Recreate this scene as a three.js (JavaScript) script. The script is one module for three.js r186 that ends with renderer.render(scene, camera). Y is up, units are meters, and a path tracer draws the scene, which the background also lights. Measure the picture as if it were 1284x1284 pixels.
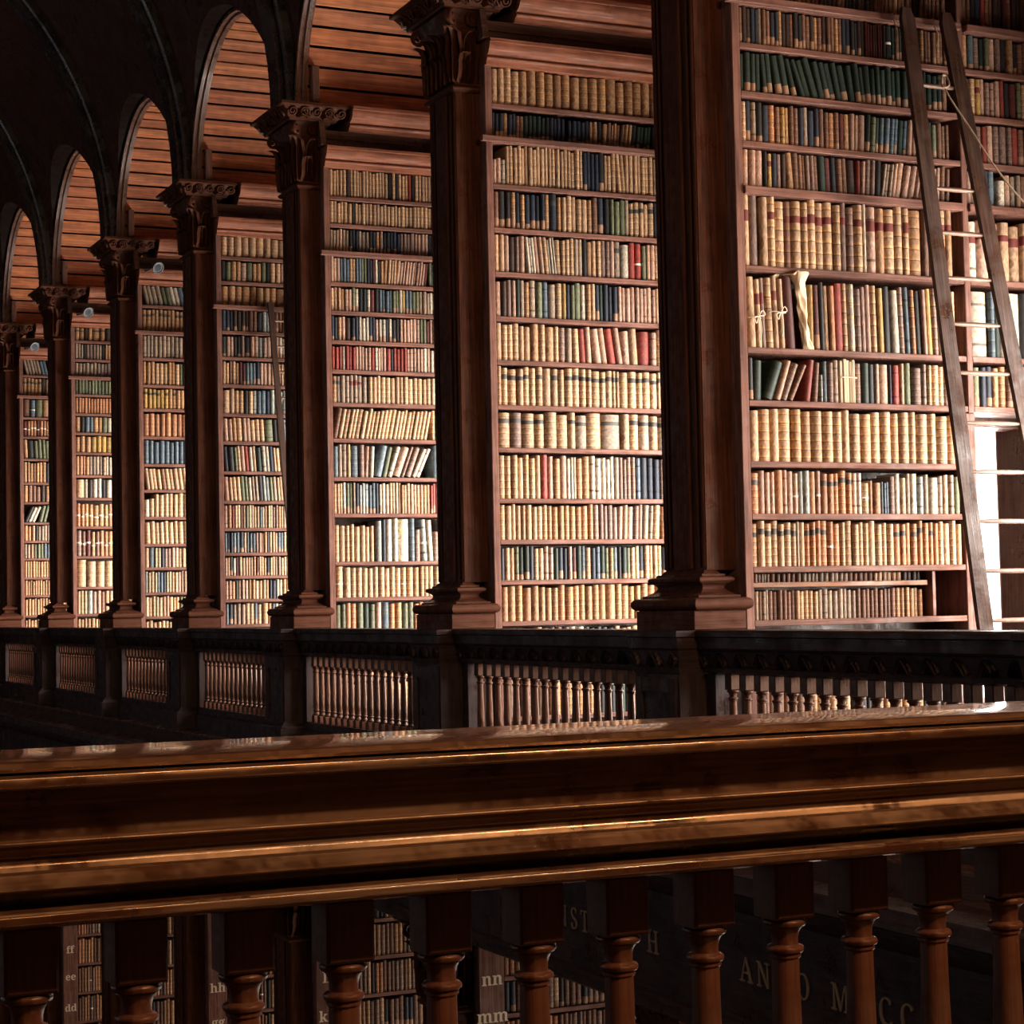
import * as THREE from 'three';
import { mergeGeometries, toCreasedNormals } from 'three/addons/utils/BufferGeometryUtils.js';
import { RectAreaLightUniformsLib } from 'three/addons/lights/RectAreaLightUniformsLib.js';
import { TextGeometry } from 'three/addons/geometries/TextGeometry.js';
import { FontLoader } from 'three/addons/loaders/FontLoader.js';

// ---------------------------------------------------------------- camera, light, exposure
// heights below ("h") are metres above the camera's eye; EYE lifts everything so that the ground floor is y = 0
const EYE = 6.9, R = Math.PI / 180;
const scene = new THREE.Scene();
scene.background = new THREE.Color(0x0b0d10);
const camera = new THREE.PerspectiveCamera(29.048, 1, 0.05, 200);
{
  const yaw = 24.8576 * R, pit = 2.7606 * R, rol = -1.1664 * R;
  const fw = new THREE.Vector3(Math.sin(yaw) * Math.cos(pit), Math.sin(pit), -Math.cos(yaw) * Math.cos(pit));
  const rt = new THREE.Vector3(Math.cos(yaw), 0, Math.sin(yaw)), up = new THREE.Vector3().crossVectors(rt, fw);
  const r2 = rt.clone().multiplyScalar(Math.cos(rol)).addScaledVector(up, Math.sin(rol));
  const u2 = up.clone().multiplyScalar(Math.cos(rol)).addScaledVector(rt, -Math.sin(rol));
  camera.quaternion.setFromRotationMatrix(new THREE.Matrix4().makeBasis(r2, u2, fw.clone().negate()));
}
scene.add(camera);
const renderer = new THREE.WebGLRenderer({ antialias: true });
renderer.toneMapping = THREE.LinearToneMapping;
renderer.toneMappingExposure = 1.08;
renderer.shadowMap.enabled = true;
RectAreaLightUniformsLib.init();
const LIGHT = {
  alcove: [25, [1, 0.9, 0.81]],    // upper alcove windows (right wall)
  lower: [2.0, [1, 0.8, 0.66]],    // ground-floor alcove windows
  left: [0.6, [0.48, 0.7, 1]],    // windows of the opposite side aisle
  end: [260, [1, 0.62, 0.34]],       // long warm wall lamp on the end wall behind the camera
};

// ---------------------------------------------------------------- plan of the hall (depth d = -z)
const ZK = [9.68, 13.16, 16.74, 20.17, 23.52, 27.26, 30.95, 34.6];   // face of each bookcase
const ZPREV = 6.2, ZEND = 42;
const THICK = 0.68, XOUT = 8.35, FLOOR = -1.2, GROUND = -EYE, SPRING = 4.56;
const NAVE_X = 1.25, NAVE_R = 4.5;

// ---------------------------------------------------------------- helpers
let seed = 20240611;
const rnd = () => { seed |= 0; seed = seed + 0x6D2B79F5 | 0; let t = Math.imul(seed ^ seed >>> 15, 1 | seed); t = t + Math.imul(t ^ t >>> 7, 61 | t) ^ t; return ((t ^ t >>> 14) >>> 0) / 4294967296; };
const rr = (a, b) => a + (b - a) * rnd();
const taken = {};
function numbered(n) { const c = taken[n] = (taken[n] ?? -1) + 1; return c ? n + '_' + String(c).padStart(3, '0') : n; }
function shade(o) { o.castShadow = o.receiveShadow = true; return o; }
function thing(name, label, category, base = [0, 0, 0], group, kind) {
  const g = new THREE.Group(); g.name = numbered(name); g.position.set(...base); scene.add(g);
  g.userData.label = label; if (category) g.userData.category = category;
  if (group) g.userData.group = group; if (kind) g.userData.kind = kind;
  return g;
}
// geometry given in hall coordinates becomes a part of a thing
function part(parent, name, geo, mat, label) {
  const g = geo.clone(); let p = parent; const off = new THREE.Vector3();
  while (p && p !== scene) { off.add(p.position); p = p.parent; }
  g.translate(-off.x, -off.y, -off.z);
  const m = shade(new THREE.Mesh(g, mat)); m.name = name; parent.add(m);
  if (label) m.userData.label = label;
  return m;
}
function single(name, geo, mat, label, category, group, kind) {
  geo.computeBoundingBox(); const b = geo.boundingBox, c = [(b.min.x + b.max.x) / 2, b.min.y, (b.min.z + b.max.z) / 2];
  const g = geo.clone(); g.translate(-c[0], -c[1], -c[2]);
  const m = shade(new THREE.Mesh(g, mat)); m.name = numbered(name); m.position.set(...c); scene.add(m);
  m.userData.label = label; if (category) m.userData.category = category;
  if (group) m.userData.group = group; if (kind) m.userData.kind = kind;
  return m;
}
// texture coordinates in metres, u along the grain
function grain(g, axis) {
  const p = g.attributes.position, n = g.attributes.normal, uv = new Float32Array(p.count * 2);
  const ou = rnd() * 3, ov = rnd() * 3;
  for (let i = 0; i < p.count; i++) {
    const c = [p.getX(i), p.getY(i), p.getZ(i)], a = [Math.abs(n.getX(i)), Math.abs(n.getY(i)), Math.abs(n.getZ(i))];
    const ai = 'xyz'.indexOf(axis), o = [0, 1, 2].filter(k => k !== ai);
    let u = c[ai], v = a[o[0]] > a[o[1]] ? c[o[1]] : c[o[0]];
    if (a[ai] > 0.8) { u = c[o[0]]; v = c[o[1]]; }
    uv[2 * i] = u + ou; uv[2 * i + 1] = v + ov;
  }
  g.setAttribute('uv', new THREE.BufferAttribute(uv, 2));
  return g;
}
const longest = (a, b, c) => a >= b && a >= c ? 'x' : b >= c ? 'y' : 'z';
function bx(x0, x1, h0, h1, d0, d1, axis) {
  const g = new THREE.BoxGeometry(x1 - x0, h1 - h0, d1 - d0).toNonIndexed();
  g.translate((x0 + x1) / 2, (h0 + h1) / 2, -(d0 + d1) / 2);
  return grain(g, axis || longest(x1 - x0, h1 - h0, d1 - d0));
}
// bevelled box: bottom and top rims chamfered on every edge
function cbx(x0, x1, h0, h1, d0, d1, c = 0.006, axis) {
  const s = new THREE.Shape(), X0 = x0 + c, X1 = x1 - c, H0 = h0 + c, H1 = h1 - c;
  s.moveTo(X0, H0); s.lineTo(X1, H0); s.lineTo(X1, H1); s.lineTo(X0, H1);
  const g = new THREE.ExtrudeGeometry(s, { depth: d1 - d0 - 2 * c, bevelEnabled: true, bevelThickness: c, bevelSize: c, bevelSegments: 1, steps: 1 });
  g.translate(0, 0, -d1 + c);
  return grain(g, axis || longest(x1 - x0, h1 - h0, d1 - d0));
}
const merge = list => mergeGeometries(list.map(g => { const k = g.index ? g.toNonIndexed() : g; for (const n of Object.keys(k.attributes)) if (!['position', 'normal', 'uv', 'color'].includes(n)) k.deleteAttribute(n); return k; }));
// outline points (a,h) swept along x (a = depth) or along depth (a = x)
function sweepX(pts, x0, x1, crease = 0.6) {
  const s = new THREE.Shape(pts.map(([d, h]) => new THREE.Vector2(-d, h)));
  let g = new THREE.ExtrudeGeometry(s, { depth: x1 - x0, bevelEnabled: false });
  g.applyMatrix4(new THREE.Matrix4().set(0, 0, 1, x0, 0, 1, 0, 0, 1, 0, 0, 0, 0, 0, 0, 1));
  flipIf(g); g = toCreasedNormals(g, crease);
  return grain(g, 'x');
}
function flipIf(g) {   // the axis swap mirrors the faces: turn them back
  const p = g.attributes.position.array;
  for (let i = 0; i < p.length; i += 9) for (let k = 0; k < 3; k++) { const t = p[i + 3 + k]; p[i + 3 + k] = p[i + 6 + k]; p[i + 6 + k] = t; }
  g.computeVertexNormals();
}
function sweepD(pts, d0, d1, crease = 0.6) {
  const s = new THREE.Shape(pts.map(([x, h]) => new THREE.Vector2(x, h)));
  let g = new THREE.ExtrudeGeometry(s, { depth: d1 - d0, bevelEnabled: false });
  g.translate(0, 0, -d1); g = toCreasedNormals(g, crease);
  return grain(g, 'z');
}
// moulding that runs round a rectangle: profile of [outward offset, height]
function ring(x0, x1, d0, d1, prof, crease = 0.7, caps = true) {
  const pos = [], P = ([o, h]) => [[x0 - o, h, -(d0 - o)], [x1 + o, h, -(d0 - o)], [x1 + o, h, -(d1 + o)], [x0 - o, h, -(d1 + o)]];
  const tri = (a, b, c) => pos.push(...a, ...b, ...c);
  for (let i = 0; i + 1 < prof.length; i++) {
    const A = P(prof[i]), B = P(prof[i + 1]);
    for (let k = 0; k < 4; k++) { const l = (k + 1) % 4; tri(A[k], A[l], B[l]); tri(A[k], B[l], B[k]); }
  }
  if (caps) { const A = P(prof[0]), B = P(prof[prof.length - 1]); tri(A[0], A[2], A[1]); tri(A[0], A[3], A[2]); tri(B[0], B[1], B[2]); tri(B[0], B[2], B[3]); }
  let g = new THREE.BufferGeometry(); g.setAttribute('position', new THREE.Float32BufferAttribute(pos, 3)); g.computeVertexNormals();
  g = toCreasedNormals(g, crease);
  return grain(g, 'x');
}
const arcPts = (cx, cy, r, a0, a1, n) => Array.from({ length: n + 1 }, (_, i) => { const a = (a0 + (a1 - a0) * i / n) * R; return [cx + r * Math.cos(a), cy + r * Math.sin(a)]; });
function lathe(prof, n = 14, crease = 0.8) {   // [radius, height]
  let g = new THREE.LatheGeometry(prof.map(([r, h]) => new THREE.Vector2(r, h)), n);
  g = toCreasedNormals(g, crease);
  return grain(g, 'y');
}
function tube(pts, r, n = 6, seg = 24) {
  const c = new THREE.CatmullRomCurve3(pts.map(p => new THREE.Vector3(p[0], p[1], -p[2])));
  return new THREE.TubeGeometry(c, seg, r, n, false);
}

// ---------------------------------------------------------------- textures
function tileNoise(n, fx, fy, s) {
  const rs = (() => { let q = s * 7919 + 13; return () => ((q = Math.imul(q, 1664525) + 1013904223 | 0) >>> 8) / 16777216; })();
  const g = new Float32Array(fx * fy).map(rs), o = new Float32Array(n * n), sm = t => t * t * (3 - 2 * t);
  for (let y = 0; y < n; y++) for (let x = 0; x < n; x++) {
    const u = x / n * fx, v = y / n * fy, i = Math.floor(u), j = Math.floor(v), a = sm(u - i), b = sm(v - j), i1 = (i + 1) % fx, j1 = (j + 1) % fy;
    o[y * n + x] = (g[j * fx + i] * (1 - a) + g[j * fx + i1] * a) * (1 - b) + (g[j1 * fx + i] * (1 - a) + g[j1 * fx + i1] * a) * b;
  }
  return o;
}
function dataTex(n, fn, srgb, rep = 1) {
  const d = new Uint8Array(n * n * 4);
  for (let i = 0; i < n * n; i++) { const c = fn(i); d[4 * i] = c[0]; d[4 * i + 1] = c[1]; d[4 * i + 2] = c[2]; d[4 * i + 3] = 255; }
  const t = new THREE.DataTexture(d, n, n); t.wrapS = t.wrapT = THREE.RepeatWrapping; t.magFilter = THREE.LinearFilter; t.minFilter = THREE.LinearMipmapLinearFilter; t.generateMipmaps = true;
  if (srgb) t.colorSpace = THREE.SRGBColorSpace; t.repeat.set(rep, rep); t.needsUpdate = true; return t;
}
const N = 512;
const nA = tileNoise(N, 4, 96, 1), nB = tileNoise(N, 10, 256, 2), nC = tileNoise(N, 3, 6, 3), nD = tileNoise(N, 24, 24, 4), nE = tileNoise(N, 128, 128, 5), nF = tileNoise(N, 6, 6, 6);
const cl = v => Math.max(0, Math.min(255, v));
const woodV = i => 0.62 + 0.2 * (nA[i] - 0.5) + 0.16 * (nB[i] - 0.5) + 0.14 * (nC[i] - 0.5) + 0.07 * (nD[i] - 0.5);
const woodMap = dataTex(N, i => { const v = woodV(i) * 360; return [cl(v), cl(v * 0.97), cl(v * 0.95)]; }, true, 1.0);
const woodBump = dataTex(N, i => { const v = 255 * (0.5 + 0.45 * (nB[i] - 0.5) + 0.3 * (nA[i] - 0.5)); return [v, v, v]; }, false, 1.0);
const woodRough = dataTex(N, i => { const v = 255 * (0.55 + 0.5 * (nF[i] - 0.5) + 0.35 * (nD[i] - 0.5) + 0.25 * (nE[i] - 0.5)); return [cl(v), cl(v), cl(v)]; }, false, 0.8);
const boardMap = dataTex(N, i => { let v = woodV(i) * 350; const kn = Math.max(0, nE[i] * nD[i] - 0.8) * 4; v *= 1 - Math.min(0.5, kn); return [cl(v), cl(v * 0.96), cl(v * 0.92)]; }, true, 0.7);
const plasterMap = dataTex(256 * 2, i => { const v = 225 + 26 * (nD[i] - 0.5) + 18 * (nE[i] - 0.5); return [v, v, v]; }, true, 1);
// spine designs: eight columns side by side, neutral, tinted by each binding's own colour
const spineTex = (() => {
  const W = 1024, H = 512, d = new Uint8Array(W * H * 4), cell = 128;
  const q = (() => { let s = 991; return () => ((s = Math.imul(s, 1103515245) + 12345 | 0) >>> 8 & 65535) / 65536; })();
  for (let y = 0; y < H; y++) for (let x = 0; x < W; x++) {
    const c = Math.floor(x / cell), j = (y % N) * N + (x * 2 % N), v = y / H;
    let t = 0.76 + 0.18 * (nD[j] - 0.5) + 0.2 * (nF[(y * 3 % N) * N + (x * 5 % N)] - 0.5) + 0.12 * (nE[j] - 0.5);
    let r = t, g = t * 0.985, b = t * 0.96;
    const line = (at, w, k) => { if (Math.abs(v - at) < w) { r *= k[0]; g *= k[1]; b *= k[2]; } };
    const gilt = [1.34, 1.22, 0.9], dk = [0.62, 0.58, 0.55];
    if (c === 1 || c === 3 || c === 6) for (const a of [0.1, 0.26, 0.42, 0.58, 0.74, 0.9]) { line(a, 0.011, [1.16, 1.14, 1.1]); line(a - 0.017, 0.006, dk); line(a + 0.017, 0.004, gilt); }
    if (c === 2) for (const a of [0.06, 0.08, 0.5, 0.52, 0.93, 0.95]) line(a, 0.004, gilt);
    if (c === 4) for (const a of [0.12, 0.3, 0.68, 0.86]) { line(a, 0.006, gilt); line(a + 0.02, 0.004, gilt); }
    if (c === 5) { for (const a of [0.2, 0.8]) line(a, 0.02, dk); }
    if ((c === 2 || c === 4 || c === 6) && x % cell > 22 && x % cell < 106) for (const a of [0.66, 0.7, 0.74, 0.78]) if (nB[(Math.floor(a * 400)) * N + x % N] > 0.42) line(a, 0.008, gilt);
    if (c === 7) { const s = nC[((y >> 1) % N) * N + (x % N)]; if (s > 0.62) { r *= 0.8; g *= 0.74; b *= 0.68; } }
    if (x >= W - 5) r = g = b = 1;   // blank strip for the plain paper and leather labels
    const o = 4 * (y * W + x); d[o] = cl(r * 255); d[o + 1] = cl(g * 255); d[o + 2] = cl(b * 255); d[o + 3] = 255;
  }
  const tx = new THREE.DataTexture(d, W, H); tx.colorSpace = THREE.SRGBColorSpace; tx.magFilter = THREE.LinearFilter; tx.minFilter = THREE.LinearMipmapLinearFilter; tx.generateMipmaps = true; tx.needsUpdate = true; return tx;
})();

// ---------------------------------------------------------------- materials
const lin = (r, g, b) => new THREE.Color().setRGB(r, g, b);
function wood(c, rough, bump = 0.0012, extra = {}) {
  return new THREE.MeshPhysicalMaterial({ color: c, map: woodMap, roughness: rough, roughnessMap: woodRough, bumpMap: woodBump, bumpScale: bump, ...extra });
}
const M = {
  rail: wood(lin(0.045, 0.015, 0.0075), 0.75, 0.0008, { ior: 2.2, specularColor: lin(1, 0.6, 0.34), clearcoat: 0.5, clearcoatRoughness: 0.06 }),
  baluster: wood(lin(0.085, 0.03, 0.017), 0.85, 0.0005, { specularColor: lin(1, 0.7, 0.5) }),
  gallery: wood(lin(0.04, 0.022, 0.021), 1, 0.001, { specularIntensity: 0.5 }),
  pier: wood(lin(0.08, 0.028, 0.0155), 1, 0.001, { specularIntensity: 0.3, specularColor: lin(1, 0.75, 0.6) }),
  shelf: wood(lin(0.215, 0.105, 0.08), 1, 0.001, { specularIntensity: 0.4 }),
  caseBack: wood(lin(0.10, 0.05, 0.033), 0.8),
  cornice: wood(lin(0.3, 0.115, 0.066), 1, 0.001, { specularIntensity: 0.4 }),
  vault: wood(lin(0.05, 0.014, 0.008), 1, 0.002, { specularIntensity: 0.4 }),
  rib: wood(lin(0.024, 0.022, 0.026), 0.5, 0.0002, { ior: 1.7 }),
  arch: wood(lin(0.16, 0.085, 0.062), 0.6),
  ladder: wood(lin(0.06, 0.03, 0.02), 1, 0.001, { specularIntensity: 0.5 }),
  rung: wood(lin(0.22, 0.13, 0.085), 0.8),
  inner: wood(lin(0.3, 0.13, 0.055), 1),
  web: wood(lin(0.014, 0.008, 0.007), 1, 0.002, { specularIntensity: 0.1 }),
  plaster: new THREE.MeshStandardMaterial({ color: lin(0.62, 0.58, 0.53), map: plasterMap, roughness: 0.9 }),
  darkWall: wood(lin(0.07, 0.034, 0.022), 0.8),
  floor: wood(lin(0.12, 0.06, 0.035), 0.5),
  gold: new THREE.MeshStandardMaterial({ color: lin(0.3, 0.21, 0.12), roughness: 0.45, metalness: 0.35 }),
  letter: new THREE.MeshStandardMaterial({ color: lin(0.72, 0.6, 0.42), roughness: 0.6 }),
  paper: new THREE.MeshStandardMaterial({ color: lin(0.62, 0.5, 0.34), roughness: 0.9, side: THREE.DoubleSide }),
  page: new THREE.MeshStandardMaterial({ color: lin(0.55, 0.45, 0.31), roughness: 0.95 }),
  string: new THREE.MeshStandardMaterial({ color: lin(0.75, 0.66, 0.52), roughness: 0.9 }),
  rope: new THREE.MeshStandardMaterial({ color: lin(0.33, 0.23, 0.15), roughness: 0.9 }),
  grey: new THREE.MeshStandardMaterial({ color: lin(0.06, 0.065, 0.07), roughness: 0.5, metalness: 0.3 }),
  lens: new THREE.MeshPhysicalMaterial({ color: lin(0.018, 0.024, 0.028), roughness: 0.5, specularIntensity: 0.3 }),
  frame: new THREE.MeshStandardMaterial({ color: lin(0.66, 0.63, 0.58), roughness: 0.6 }),
  blind: new THREE.MeshStandardMaterial({ color: lin(0.8, 0.8, 0.78), emissive: lin(1, 0.98, 0.95), emissiveIntensity: 3.2, roughness: 0.9 }),
  blindLow: new THREE.MeshStandardMaterial({ color: lin(0.8, 0.78, 0.72), emissive: lin(1, 0.84, 0.7), emissiveIntensity: 1.2, roughness: 0.9 }),
  blindLeft: new THREE.MeshStandardMaterial({ color: lin(0.8, 0.8, 0.8), emissive: lin(0.8, 0.9, 1), emissiveIntensity: 0.6, roughness: 0.9 }),
  blindEnd: new THREE.MeshStandardMaterial({ color: lin(0.8, 0.76, 0.7), emissive: lin(1, 0.76, 0.5), emissiveIntensity: 2, roughness: 0.9 }),
};
const boardMats = [[0.62, 0.215, 0.085], [0.55, 0.19, 0.082], [0.66, 0.25, 0.1], [0.5, 0.165, 0.07], [0.58, 0.22, 0.105]].map(c =>
  new THREE.MeshPhysicalMaterial({ color: lin(...c), map: boardMap, bumpMap: woodBump, bumpScale: 0.001, roughness: 0.8 }));

// ================================================================ STRUCTURE
const WINH = [-0.75, 2.05], WINL = [-6.0, -2.9];
function areaLight(name, w, h, [I, c], pos, look) {
  const l = new THREE.RectAreaLight(lin(...c), I, w, h); l.name = name;
  l.position.set(...pos); l.lookAt(...look); scene.add(l); return l;
}
{
  // outer wall on the right with an opening in every alcove, two storeys
  const X0 = XOUT, X1 = XOUT + 0.45, list = [], faces = [ZPREV, ...ZK];
  let cur = -1.8, n = 0;
  const piece = (h0, h1, d0, d1) => list.push(bx(X0, X1, h0, h1, d0, d1, 'y'));
  for (let j = 1; j < faces.length; j++) {
    const a = faces[j - 1] + THICK + 0.06, b = faces[j] - 0.42, mid = (a + b) / 2;
    piece(GROUND, 9.4, cur, a);
    piece(GROUND, WINL[0], a, b); piece(WINL[1], WINH[0], a, b); piece(WINH[1], 9.4, a, b);
    cur = b;
    for (const [H, low] of [[WINH, 0], [WINL, 1]]) {
      n++;
      const w = thing('window_' + n, low ? 'ground-floor alcove window with a lit pale blind' : 'tall upper alcove window with a sunlit white blind', null, [X0, H[0], -mid], 'alcove windows', 'structure');
      part(w, 'blind', bx(X0 + 0.36, X0 + 0.38, H[0], H[1], a, b), low ? M.blindLow : M.blind);
      const f = [bx(X0 + 0.3, X0 + 0.35, H[0], H[0] + 0.06, a, b), bx(X0 + 0.3, X0 + 0.35, H[1] - 0.06, H[1], a, b)];
      for (const d of [a, mid - 0.03, b - 0.06]) f.push(bx(X0 + 0.3, X0 + 0.35, H[0] + 0.06, H[1] - 0.06, d, d + 0.06));
      part(w, 'window_frame', merge(f), M.frame);
      part(w, 'window_sill', cbx(X0 - 0.04, X0 + 0.3, H[0], H[0] + 0.03, a + 0.01, b - 0.01), M.frame);
      // splayed white linings of the opening
      part(w, 'lining', bx(X0 + 0.0, X0 + 0.3, H[0] + 0.03, H[1], a, a + 0.012), M.plaster);
      part(w, 'lining', bx(X0 + 0.0, X0 + 0.3, H[0] + 0.03, H[1], b - 0.012, b), M.plaster);
      areaLight('window_light', b - a - 0.1, H[1] - H[0] - 0.1, low ? LIGHT.lower : LIGHT.alcove, [X0 + 0.28, (H[0] + H[1]) / 2, -mid], [X0 - 3, (H[0] + H[1]) / 2, -mid]);
    }
  }
  piece(GROUND, 9.4, cur, ZEND);
  single('wall_right', merge(list), M.darkWall, 'dark panelled outer wall behind the bookcases', null, null, 'structure');

  // wall on the other side of the hall, with its own row of windows
  const L1 = -5.85, L0 = -6.3, ll = []; cur = -1.8;
  for (let j = 0; j < 6; j++) {
    const a = 3 + j * 6, b = a + 2.4, mid = a + 1.2; n++;
    ll.push(bx(L0, L1, GROUND, 9.4, cur, a, 'y'), bx(L0, L1, GROUND, 0, a, b, 'y'), bx(L0, L1, 3, 9.4, a, b, 'y')); cur = b;
    const w = thing('window_' + n, 'window of the opposite aisle with a cool grey blind', null, [L1, 0, -mid], 'windows of the opposite aisle', 'structure');
    part(w, 'blind', bx(L1 - 0.38, L1 - 0.36, 0, 3, a, b), M.blindLeft);
    part(w, 'window_frame', merge([bx(L1 - 0.35, L1 - 0.3, 0, 0.07, a, b), bx(L1 - 0.35, L1 - 0.3, 2.93, 3, a, b), bx(L1 - 0.35, L1 - 0.3, 0.07, 2.93, mid - 0.03, mid + 0.03)]), M.frame);
    areaLight('aisle_light', 2.3, 2.9, LIGHT.left, [L1 - 0.2, 1.5, -mid], [L1 + 3, 1.5, -mid]);
  }
  ll.push(bx(L0, L1, GROUND, 9.4, cur, ZEND, 'y'));
  single('wall_left', merge(ll), M.darkWall, 'dark outer wall of the opposite aisle', null, null, 'structure');
  // end walls
  single('wall_far', bx(L0, X1, GROUND, 9.4, ZEND, ZEND + 0.4, 'y'), M.darkWall, 'far end wall of the long hall', null, null, 'structure');
  single('wall_near', bx(L0, X1, GROUND, 9.4, -1.8, -1.4, 'y'), M.darkWall, 'near end wall of the hall', null, null, 'structure');
  const e0 = 1.5, e1 = 4.7, eh = 4.0;
  const w = thing('wall_lamp', 'long warm wall lamp above the end gallery', 'lamp', [(e0 + e1) / 2, eh, 1.4]);
  part(w, 'backplate', cbx(e0 - 0.05, e1 + 0.05, eh - 0.2, eh + 0.2, -1.399, -1.36, 0.005), M.darkWall);
  part(w, 'shade', sweepX([[-1.36, eh + 0.2], [-1.2, eh + 0.2], [-1.19, eh + 0.19], [-1.35, eh + 0.18], [-1.36, eh + 0.18]], e0 - 0.05, e1 + 0.05), M.darkWall);
  part(w, 'diffuser', bx(e0, e1, eh - 0.17, eh + 0.17, -1.359, -1.34), M.blindEnd);
  areaLight('lamp_light', e1 - e0, 0.32, LIGHT.end, [(e0 + e1) / 2, eh, 1.33], [(e0 + e1) / 2 - 0.3, eh - 3.6, -2.2]);
  single('roof_deck', bx(L0, X1, 9.4, 9.7, -1.8, ZEND + 0.4, 'z'), M.darkWall, 'dark roof timber above the vault', 'roof', null, 'structure').name = 'ceiling_outer';
  // floors
  single('floor', bx(L0, X1, GROUND - 0.2, GROUND, -1.8, ZEND + 0.4, 'z'), M.floor, 'dark wooden ground floor of the hall', null, null, 'structure');
  single('floor_gallery_right', bx(5.46, XOUT, FLOOR - 0.22, FLOOR, 2.75, ZEND, 'z'), M.floor, 'wooden floor of the bookcase gallery', null, null, 'structure');
  single('floor_gallery_near', bx(L1, XOUT, FLOOR - 0.22, FLOOR, -1.4, 2.75, 'x'), M.floor, 'wooden floor of the end gallery', null, null, 'structure');
}

// ---------------------------------------------------------------- nave vault, ribs, side vaults of boards
const naveX = h => NAVE_X + Math.sqrt(Math.max(0, NAVE_R ** 2 - (h - SPRING) ** 2));
const alcoves = [];   // between the back of one bookcase and the face of the next
{
  const F = [ZPREV, ...ZK];
  for (let j = 1; j < F.length; j++) alcoves.push({ d0: F[j - 1] + THICK, d1: F[j] });
}
{
  const pos = [], q = (a, b, c, d) => pos.push(...a, ...b, ...c, ...a, ...c, ...d);
  const cols = [];
  const start = d => { for (const a of alcoves) { const r = (a.d1 - a.d0) / 2 + 0.055, m = (a.d0 + a.d1) / 2, t = Math.abs(d - m); if (t < r) return Math.sqrt(r * r - t * t); } return 0; };
  for (let d = -1.4; d < ZEND; d += d > 5 && d < 35 ? 0.07 : 0.5) cols.push(d); cols.push(ZEND);
  const NP = 30, P = (d, i) => { const p0 = Math.asin(Math.min(1, start(d) / NAVE_R)), p = p0 + (Math.PI - p0) * i / NP; return [NAVE_X + NAVE_R * Math.cos(p), SPRING + NAVE_R * Math.sin(p), -d]; };
  for (let c = 0; c + 1 < cols.length; c++) for (let i = 0; i < NP; i++) q(P(cols[c], i), P(cols[c], i + 1), P(cols[c + 1], i + 1), P(cols[c + 1], i));
  let g = new THREE.BufferGeometry(); g.setAttribute('position', new THREE.Float32BufferAttribute(pos, 3)); g.computeVertexNormals();
  const m = M.vault.clone(), webMat = M.web; m.side = webMat.side = THREE.DoubleSide;
  single('ceiling', grain(toCreasedNormals(g, 0.5), 'x'), m, 'dark brown boarded barrel vault over the hall', null, null, 'structure');

  // each side vault: dark web behind, an arch ring, and its boards one by one
  alcoves.forEach((a, j) => {
    const mid = (a.d0 + a.d1) / 2, r = (a.d1 - a.d0) / 2 + 0.02, NB = 26;
    const t = thing('ceiling_alcove', 'boarded side vault of orange-brown planks over a bookcase alcove', null, [6.5, SPRING, -mid], 'boarded side vaults', 'structure');
    const p = [], S = 40, V = (i, x) => { const s = Math.PI * i / S; return [x ?? naveX(SPRING + (r + 0.035) * Math.sin(s)), SPRING + (r + 0.035) * Math.sin(s), -(mid + (r + 0.035) * Math.cos(s))]; };
    for (let i = 0; i < S; i++) { const A = V(i), B = V(i + 1), C = V(i + 1, XOUT), D = V(i, XOUT); p.push(...A, ...B, ...C, ...A, ...C, ...D); }
    const wg = new THREE.BufferGeometry(); wg.setAttribute('position', new THREE.Float32BufferAttribute(p, 3)); wg.computeVertexNormals();
    part(t, 'vault_web', grain(wg, 'x'), webMat);
    const bw = 2 * (r + 0.01) * Math.sin(Math.PI / NB / 2), x0 = 5.79;
    const bg = [0, 1].map(() => grain(new THREE.BoxGeometry(XOUT - x0, 0.022, bw - 0.026).toNonIndexed(), 'x'));
    for (let i = 0; i < NB; i++) {
      const s = Math.PI * (i + 0.5) / NB, rad = r + 0.012 + rr(-0.003, 0.003);
      const b = shade(new THREE.Mesh(bg[i % 2], boardMats[Math.floor(rnd() * boardMats.length)])); b.name = 'board';
      b.position.set((x0 + XOUT) / 2 - 6.5, rad * Math.sin(s), -rad * Math.cos(s)); b.rotation.x = -(s - Math.PI / 2) ;
      b.rotation.x = Math.PI / 2 - s; b.rotation.x *= -1; t.add(b);
    }
    // arch ring with two steps
    const sec = [[5.7, r + 0.03], [5.7, r - 0.004], [5.75, r - 0.004], [5.75, r - 0.026], [5.8, r - 0.026], [5.8, r + 0.03]];
    const ap = []; for (let i = 0; i < 36; i++) for (let k = 0; k < sec.length; k++) {
      const l = (k + 1) % sec.length, W = (kk, ii) => { const s = Math.PI * ii / 36; return [sec[kk][0], SPRING + sec[kk][1] * Math.sin(s), -(mid + sec[kk][1] * Math.cos(s))]; };
      const A = W(k, i), B = W(l, i), C = W(l, i + 1), D = W(k, i + 1); ap.push(...A, ...C, ...B, ...A, ...D, ...C);
    }
    const ag = new THREE.BufferGeometry(); ag.setAttribute('position', new THREE.Float32BufferAttribute(ap, 3)); ag.computeVertexNormals();
    part(t, 'arch_ring', grain(toCreasedNormals(ag, 0.5), 'y'), M.arch);
    part(t, 'arch_post', cbx(5.82, 5.89, SPRING + 0.01, SPRING + 0.34, a.d1 - 0.1, a.d1 - 0.03), M.arch);
  });
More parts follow.
